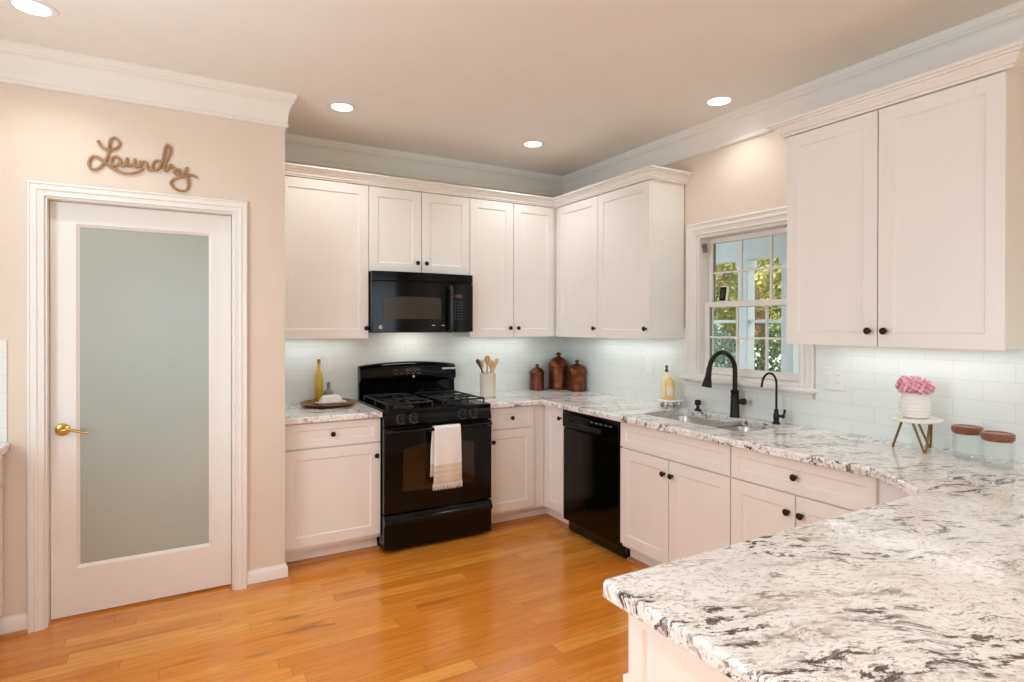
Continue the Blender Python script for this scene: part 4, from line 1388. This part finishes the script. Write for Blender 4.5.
# soap riser with two bottles
sx_, sy_ = -0.125, -1.425
rs = thing('soap_riser', 'small white footed riser left of the sink', 'riser', (sx_, sy_, CZ1))
ob('top', MB().lathe([(0.084, 0.043), (0.088, 0.046), (0.088, 0.054), (0.085, 0.057), (0.002, 0.057)], (sx_, sy_, CZ1), n=40), M['marble'], rs)
for a in (200, 290, 20, 110):
    x, y = sx_ + 0.062 * math.cos(math.radians(a)), sy_ + 0.062 * math.sin(math.radians(a))
    ob('foot', MB().lathe([(0.012, 0), (0.014, 0.004), (0.009, 0.014), (0.015, 0.022), (0.016, 0.03), (0.012, 0.042), (0.010, 0.0428)], (x, y, CZ1), n=16), M['steel'], rs)
ZR = CZ1 + .0575
tb_ = thing('soap_bottle', 'pale yellow soap bottle with dark stopper at the back of the riser', 'bottle', (-0.112, -1.378, ZR))
ob('glass', MB().lathe([(0.035, 0), (0.040, 0.004), (0.040, 0.118), (0.036, 0.135), (0.018, 0.158), (0.011, 0.165), (0.010, 0.178)], (-0.112, -1.378, ZR)), M['soapyellow'], tb_)
ob('stopper', MB().lathe([(0.012, 0.1785), (0.012, 0.19), (0.008, 0.195), (0.006, 0.205), (0.009, 0.209), (0.009, 0.22), (0.004, 0.223)], (-0.112, -1.378, ZR)), M['green'], tb_)
t2 = thing('soap_bottle', 'amber soap bottle with a paper label at the front of the riser', 'bottle', (-0.15, -1.445, ZR))
ob('glass', MB().lathe([(0.028, 0), (0.032, 0.004), (0.032, 0.105), (0.029, 0.118), (0.02, 0.13), (0.016, 0.134), (0.016, 0.142), (0.012, 0.143)], (-0.15, -1.445, ZR)), M['soapamber'], t2)
lb = MB()
vs, fs = [], []
for i in range(13):
    a = math.radians(195 + 75 * i / 12)
    for r_, z in ((0.0325, 0.03), (0.0325, 0.085), (0.0332, 0.085), (0.0332, 0.03)):
        vs.append((-0.15 + r_ * math.cos(a), -1.445 + r_ * math.sin(a), ZR + z))
for i in range(12):
    for q in range(4): fs.append((i * 4 + q, i * 4 + (q + 1) % 4, (i + 1) * 4 + (q + 1) % 4, (i + 1) * 4 + q))
fs.append((3, 2, 1, 0)); fs.append((48, 49, 50, 51))
ob('label', lb.add(vs, fs), M['label'], t2)

# flower stand
fx_, fy_ = -0.15, -2.945
stn = thing('plant_stand', 'round white marble stand on brass hairpin legs by the backsplash', 'stand', (fx_, fy_, CZ1))
ob('top', MB().lathe([(0.096, 0.129), (0.100, 0.132), (0.100, 0.141), (0.097, 0.144), (0.002, 0.144)], (fx_, fy_, CZ1), n=48), M['marble'], stn)
for a in (115, 228, 348):
    ca, sa = math.cos(math.radians(a)), math.sin(math.radians(a))
    foot = Vector((fx_ + 0.084 * ca, fy_ + 0.084 * sa, CZ1 + .005))
    tA = Vector((fx_ + 0.05 * ca - .034 * sa, fy_ + 0.05 * sa + .034 * ca, CZ1 + .1288))
    tB = Vector((fx_ + 0.05 * ca + .034 * sa, fy_ + 0.05 * sa - .034 * ca, CZ1 + .1288))
    off = Vector((-sa, ca, 0)) * 0.005
    ob('leg', MB().tube([tA, foot + off + Vector((0, 0, .008)), foot + off * .4, foot - off * .4, foot - off + Vector((0, 0, .008)), tB], 0.0048, 10), M['goldleg'], stn)
ZS = CZ1 + .1445
vz = thing('flower_vase', 'ribbed white ceramic vase of pink hydrangea on the stand', 'vase', (fx_ - .005, fy_ + .0, ZS))
pv = [(0.044, 0), (0.048, 0.003)]
for i in range(29):
    z = 0.004 + 0.104 * i / 28
    q = i / 28
    r = 0.048 + 0.0125 * math.sin(PI * (0.12 + 0.76 * q)) - 0.004 * q * q + 0.0016 * math.sin(q * 2 * PI * 7)
    pv.append((r, z))
pv += [(0.048, 0.112), (0.045, 0.112), (0.044, 0.10), (0.004, 0.095)]
vc = (fx_ - .005, fy_, ZS)
ob('pot', MB().lathe(pv, vc, n=44), M['ceramic'], vz, smooth=60)
random.seed(11)
heads = []
for i in range(7):
    a = 2 * PI * i / 7 + .3
    heads.append((Vector((vc[0] + 0.044 * math.cos(a), vc[1] + 0.044 * math.sin(a), ZS + .136)), 0.029))
heads.append((Vector((vc[0], vc[1], ZS + .152)), 0.036))
heads.append((Vector((vc[0] - .02, vc[1] + .03, ZS + .154)), 0.03))
heads.append((Vector((vc[0] - .02, vc[1] - .03, ZS + .152)), 0.03))
for c, r in heads:
    pm = MB()
    for i in range(34):
        t = math.acos(1 - 2 * (i + .5) / 34); p = PI * (1 + 5 ** .5) * i
        nrm = Vector((math.sin(t) * math.cos(p), math.sin(t) * math.sin(p), math.cos(t)))
        q = c + nrm * r * random.uniform(.85, 1.02)
        a = nrm.orthogonal().normalized(); b = nrm.cross(a)
        tw_ = random.uniform(0, PI)
        a, b = a * math.cos(tw_) + b * math.sin(tw_), b * math.cos(tw_) - a * math.sin(tw_)
        s_ = random.uniform(.010, .0145)
        k = len(pm.v)
        pts = [q - nrm * .004]
        for w_ in range(8):
            ww = 2 * PI * w_ / 8
            rad = s_ * (1.0 if w_ % 2 == 0 else 0.62)
            pts.append(q + (a * math.cos(ww) + b * math.sin(ww)) * rad + nrm * (.003 if w_ % 2 == 0 else 0.0))
        pm.add(pts, [(0, 1 + w_, 1 + (w_ + 1) % 8) for w_ in range(8)])
    ob('flower_head', pm, M['pink'], vz, smooth=0)
lf = MB()
for a in (150, 200, 250, 330, 40):
    ca, sa = math.cos(math.radians(a)), math.sin(math.radians(a))
    p = Vector((vc[0] + .05 * ca, vc[1] + .05 * sa, ZS + .112)); o_ = Vector((ca, sa, .15)); s_ = Vector((-sa, ca, 0))
    lf.add([p, p + o_ * .02 + s_ * .012, p + o_ * .04, p + o_ * .02 - s_ * .012], [(0, 1, 2, 3)])
ob('leaves', lf, M['leafdark'], vz, smooth=0)

# glass jars
JG = 'glass jars with wooden lids'
def jar(label, x, y):
    t = thing('glass_jar', label, 'jar', (x, y, CZ1), JG)
    R_ = 0.0505
    ob('glass', MB().lathe([(0.004, 0.0005), (R_ - .004, 0.0005), (R_, 0.004), (R_, 0.108), (R_ - .003, 0.108), (R_ - .003, 0.008), (R_ - .006, 0.006), (0.004, 0.006)], (x, y, CZ1), n=40), M['jarglass'], t)
    ob('lid', MB().lathe([(R_ - .004, 0.104), (R_ - .004, 0.1085), (R_ + .001, 0.1085), (R_ + .003, 0.112), (R_ + .003, 0.131), (R_ - .001, 0.135), (R_ - .009, 0.135), (R_ - .012, 0.132), (0.004, 0.132)], (x, y, CZ1), n=44), M['lidwood'], t)
    ob('seal', MB().lathe([(R_ - .0035, 0.1030), (R_ - .0032, 0.1036), (R_ - .0045, 0.1036), (R_ - .0045, 0.1030)], (x, y, CZ1), n=40, closed=True), M['rubber'], t)
jar('clear glass jar with wooden lid nearer the flower stand', -0.150, -3.140)
jar('clear glass jar with wooden lid nearer the peninsula', -0.222, -3.272)

# ------------------------------------------------------------------ left-edge counter beside the laundry door
lx = -3.735
lc = thing('base_cabinet', 'white base cabinet at the left edge beside the laundry door', 'cabinet', (-4.0, -1.4, 0), BG)
ob('carcass', MB().box(XL + .002, lx, -2.2, YD - .002, 0.1, CB), M['cabinet'], lc, smooth=0)
ob('toe_kick', MB().box(XL + .002, lx - .07, -2.2, YD - .002, 0, 0.0995), M['cabinet'], lc, smooth=0)
fl = lambda u, v, n: (lx + n, u, v)
for u0, u1 in ((-1.44, YD - .02), (-2.18, -1.446)):
    dd = ob('drawer', shaker(fl, u0, u1, DRW, BT, rail=0.042), M['cabinet'], lc, smooth=0)
    knob(fl, (u0 + u1) / 2, 0.795, 0.02, dd)
    dd = ob('door', shaker(fl, u0, u1, BB, DOR), M['cabinet'], lc, smooth=0)
    knob(fl, u0 + .05, 0.63, 0.02, dd)
tag(ob('countertop', slab([(XL + .002, -2.22), (-3.690, -2.22), (-3.690, YD - .010), (XL + .002, YD - .010)], CZ0, CZ1), M['granite'], smooth=12), 'granite countertop at the left edge beside the laundry door', 'countertop')
tl = MB().box(XL, -3.703, YD - .009, YD, 0.914, 1.392)
struct('trim_13', tl, M['tile'], label='tiled side splash on the wall left of the laundry door', cat='backsplash', smooth=0)

# ------------------------------------------------------------------ outside: porch, planting, far house
GZ = -0.55
struct('ground', MB().box(0.16, 45, -25, 40, GZ - .1, GZ), M['lawn'], label='lawn outside the window', cat='lawn', smooth=0)
struct('ground_rear', MB().box(-30, 0.16, -45, YR - .12, GZ - .1, GZ), M['lawn'], label='lawn beyond the added rear opening', cat='lawn', smooth=0)
pc = struct('porch_floor', MB().box(0.145, 2.15, -6, 2.5, -0.2, -0.05), M['porchgrey'], label='porch floor outside the window', cat='porch', smooth=0)
ob('porch_skirt', MB().box(2.06, 2.14, -6, 2.5, GZ, -0.2), M['porchwhite'], pc, smooth=0)
struct('porch_ceiling', MB().box(0.145, 2.3, -6, 2.5, 2.42, 2.5), M['porchgrey'], label='grey painted porch ceiling outside the window', cat='porch ceiling', smooth=0)
struct('porch_beam', MB().box(1.94, 2.08, -6, 2.5, 2.13, 2.4195), M['porchwhite'], label='white porch beam outside the window', cat='beam', smooth=0)
PGP = 'white porch posts'
def post(y, lb, w_=0.055):
    t = thing('porch_post', lb, 'post', (2.01, y, -0.05), PGP)
    ob('shaft', MB().box(2.01 - w_, 2.01 + w_, y - w_, y + w_, -0.05, 2.1295), M['porchwhite'], t, bevel=0.006)
    ob('base_trim', MB().box(2.01 - w_ - .015, 2.01 + w_ + .015, y - w_ - .015, y + w_ + .015, -0.0495, 0.09), M['porchwhite'], t, bevel=0.004)
    ob('cap_trim', MB().box(2.01 - w_ - .015, 2.01 + w_ + .015, y - w_ - .015, y + w_ + .015, 2.05, 2.129), M['porchwhite'], t, bevel=0.004)
post(-0.345, 'white porch post left of the purple blossoms outside', 0.058)
post(-0.845, 'white porch post right of the purple blossoms outside', 0.062)
post(1.4, 'white porch post farthest along the porch outside')
rl = thing('porch_rail', 'thin white porch rail between the posts outside the window', 'railing', (2.01, 0.2, 0))
ob('top_rail', MB().box(1.985, 2.035, -0.285, 1.34, 1.492, 1.525).box(1.985, 2.035, -0.781, -0.405, 1.492, 1.525), M['porchwhite'], rl, bevel=0.004)
ob('bottom_rail', MB().box(1.985, 2.035, -0.285, 1.34, 0.10, 0.14).box(1.985, 2.035, -0.781, -0.405, 0.10, 0.14), M['porchwhite'], rl, bevel=0.004)

random.seed(5)
def blob(n, c, rx, ry, rz, s, hollow=0.55):
    mb = MB()
    vs, fs = [], []
    for i in range(n):
        z = random.uniform(-1, 1); a = random.uniform(0, 2 * PI)
        q = math.sqrt(1 - z * z)
        r = hollow + (1 - hollow) * random.random() ** .6
        lump = 1 + .18 * math.sin(3 * a + 2 * z) + .12 * math.sin(7 * a - 5 * z)
        p = Vector((c[0] + rx * q * math.cos(a) * r * lump, c[1] + ry * q * math.sin(a) * r * lump, c[2] + rz * z * r))
        d_ = Vector((random.uniform(-1, 1), random.uniform(-1, 1), random.uniform(-.6, 1))).normalized()
        a_ = d_.orthogonal().normalized(); b_ = d_.cross(a_)
        t = random.uniform(0, PI)
        a_, b_ = a_ * math.cos(t) + b_ * math.sin(t), b_ * math.cos(t) - a_ * math.sin(t)
        l = s * random.uniform(.6, 1.2)
        k = len(vs)
        vs += [p - a_ * l, p + b_ * l * .45 + d_ * l * .1, p + a_ * l, p - b_ * l * .45 + d_ * l * .1]
        fs.append((k, k + 1, k + 2, k + 3))
    return mb.add(vs, fs)
def plant(name, label, cat, c, rx, ry, rz, n, s, mat, group=None, trunks=3):
    t = thing(name, label, cat, (c[0], c[1], GZ), group)
    ob('foliage', blob(n, c, rx, ry, rz, s), mat, t, smooth=0)
    tr = MB()
    for i in range(trunks):
        b = Vector((c[0] + random.uniform(-.1, .1), c[1] + random.uniform(-.1, .1), GZ))
        e_ = Vector((c[0] + random.uniform(-.5, .5) * rx, c[1] + random.uniform(-.5, .5) * ry, c[2] + rz * .4))
        mid = (b + e_) / 2 + Vector((random.uniform(-.1, .1), random.uniform(-.1, .1), 0))
        k = 0.035 + 0.02 * rz
        tr.tube(catmull([b, mid, e_], 4), [k * (1 - .6 * i_ / 8) for i_ in range(9)], 8)
    ob('trunk', tr, M['bark'], t)
    return t
SG = 'shrubs outside the window'
plant('shrub', 'silvery green shrub left of the porch post outside', 'shrub', (3.5, 1.45, 0.55), 0.5, 0.48, 1.0, 4200, .042, M['leaf3'], SG)
plant('shrub', 'green shrub with bare stems between the porch posts outside', 'shrub', (3.45, 0.36, 0.5), 0.36, 0.33, 1.05, 3000, .04, M['leaf2'], SG, 6)
plant('shrub', 'dense green shrub beyond the right porch post outside', 'shrub', (3.8, -0.75, 0.55), 0.45, 0.42, 1.0, 3000, .045, M['leaf2'], SG)
plant('shrub', 'silvery shrub at the far left of the window outside', 'shrub', (4.7, 2.9, 0.5), 0.6, 0.6, 1.0, 3600, .05, M['leaf3'], SG)
fs_ = thing('flowering_shrub', 'purple flowering shrub glimpsed between the porch posts', 'shrub', (2.72, -0.42, GZ), SG)
ob('foliage', blob(900, (2.72, -0.42, 0.75), .24, .2, .5, .035), M['leaf3'], fs_, smooth=0)
ob('blossom', blob(420, (2.70, -0.43, 1.235), .12, .085, .11, .03, .3), M['blossom'], fs_, smooth=0)
ob('trunk', MB().tube([(2.72, -.42, GZ), (2.75, -.4, .2), (2.71, -.43, 1.15)], [.03, .025, .012], 8), M['bark'], fs_)
TG = 'trees beyond the porch'
plant('tree', 'yellow green tree beyond the left of the window', 'tree', (8.0, 5.5, 2.7), 1.1, 1.05, 1.9, 6500, .075, M['leaf1'], TG, 2)
plant('tree', 'olive tree beyond the porch between the posts', 'tree', (8.0, 2.95, 2.6), 0.95, 0.88, 1.8, 6500, .07, M['leaf1'], TG, 2)
plant('tree', 'green tree beyond the right porch post', 'tree', (7.6, 0.6, 2.5), 0.9, 0.8, 1.8, 3600, .08, M['leaf2'], TG, 2)
plant('tree', 'russet tree far beyond the porch', 'tree', (13.4, 8.1, 2.8), 1.2, 1.25, 2.1, 4600, .11, M['leaf4'], TG, 2)
plant('tree', 'tall green tree far behind the others outside', 'tree', (16.9, 12.2, 3.6), 1.4, 1.7, 3.0, 6000, .15, M['leaf1'], TG, 2)
hs = thing('neighbour_house', 'pale house with brown roof far beyond the trees outside', 'house', (24, 15, GZ))
ob('wall', MB().box(20, 27, 9, 22, GZ, 2.2), M['siding'], hs, smooth=0)
ob('roof', MB().prism([(19.5, 2.2), (27.5, 2.2), (23.5, 4.6)], lambda a, b, h: (a, h, b), 8.6, 22.4), M['roof'], hs, smooth=0)
for y in (11, 14, 17, 20):
    ob('window', MB().box(19.96, 20.02, y - .5, y + .5, 0.6, 1.8), M['greyglass'], hs, smooth=0)
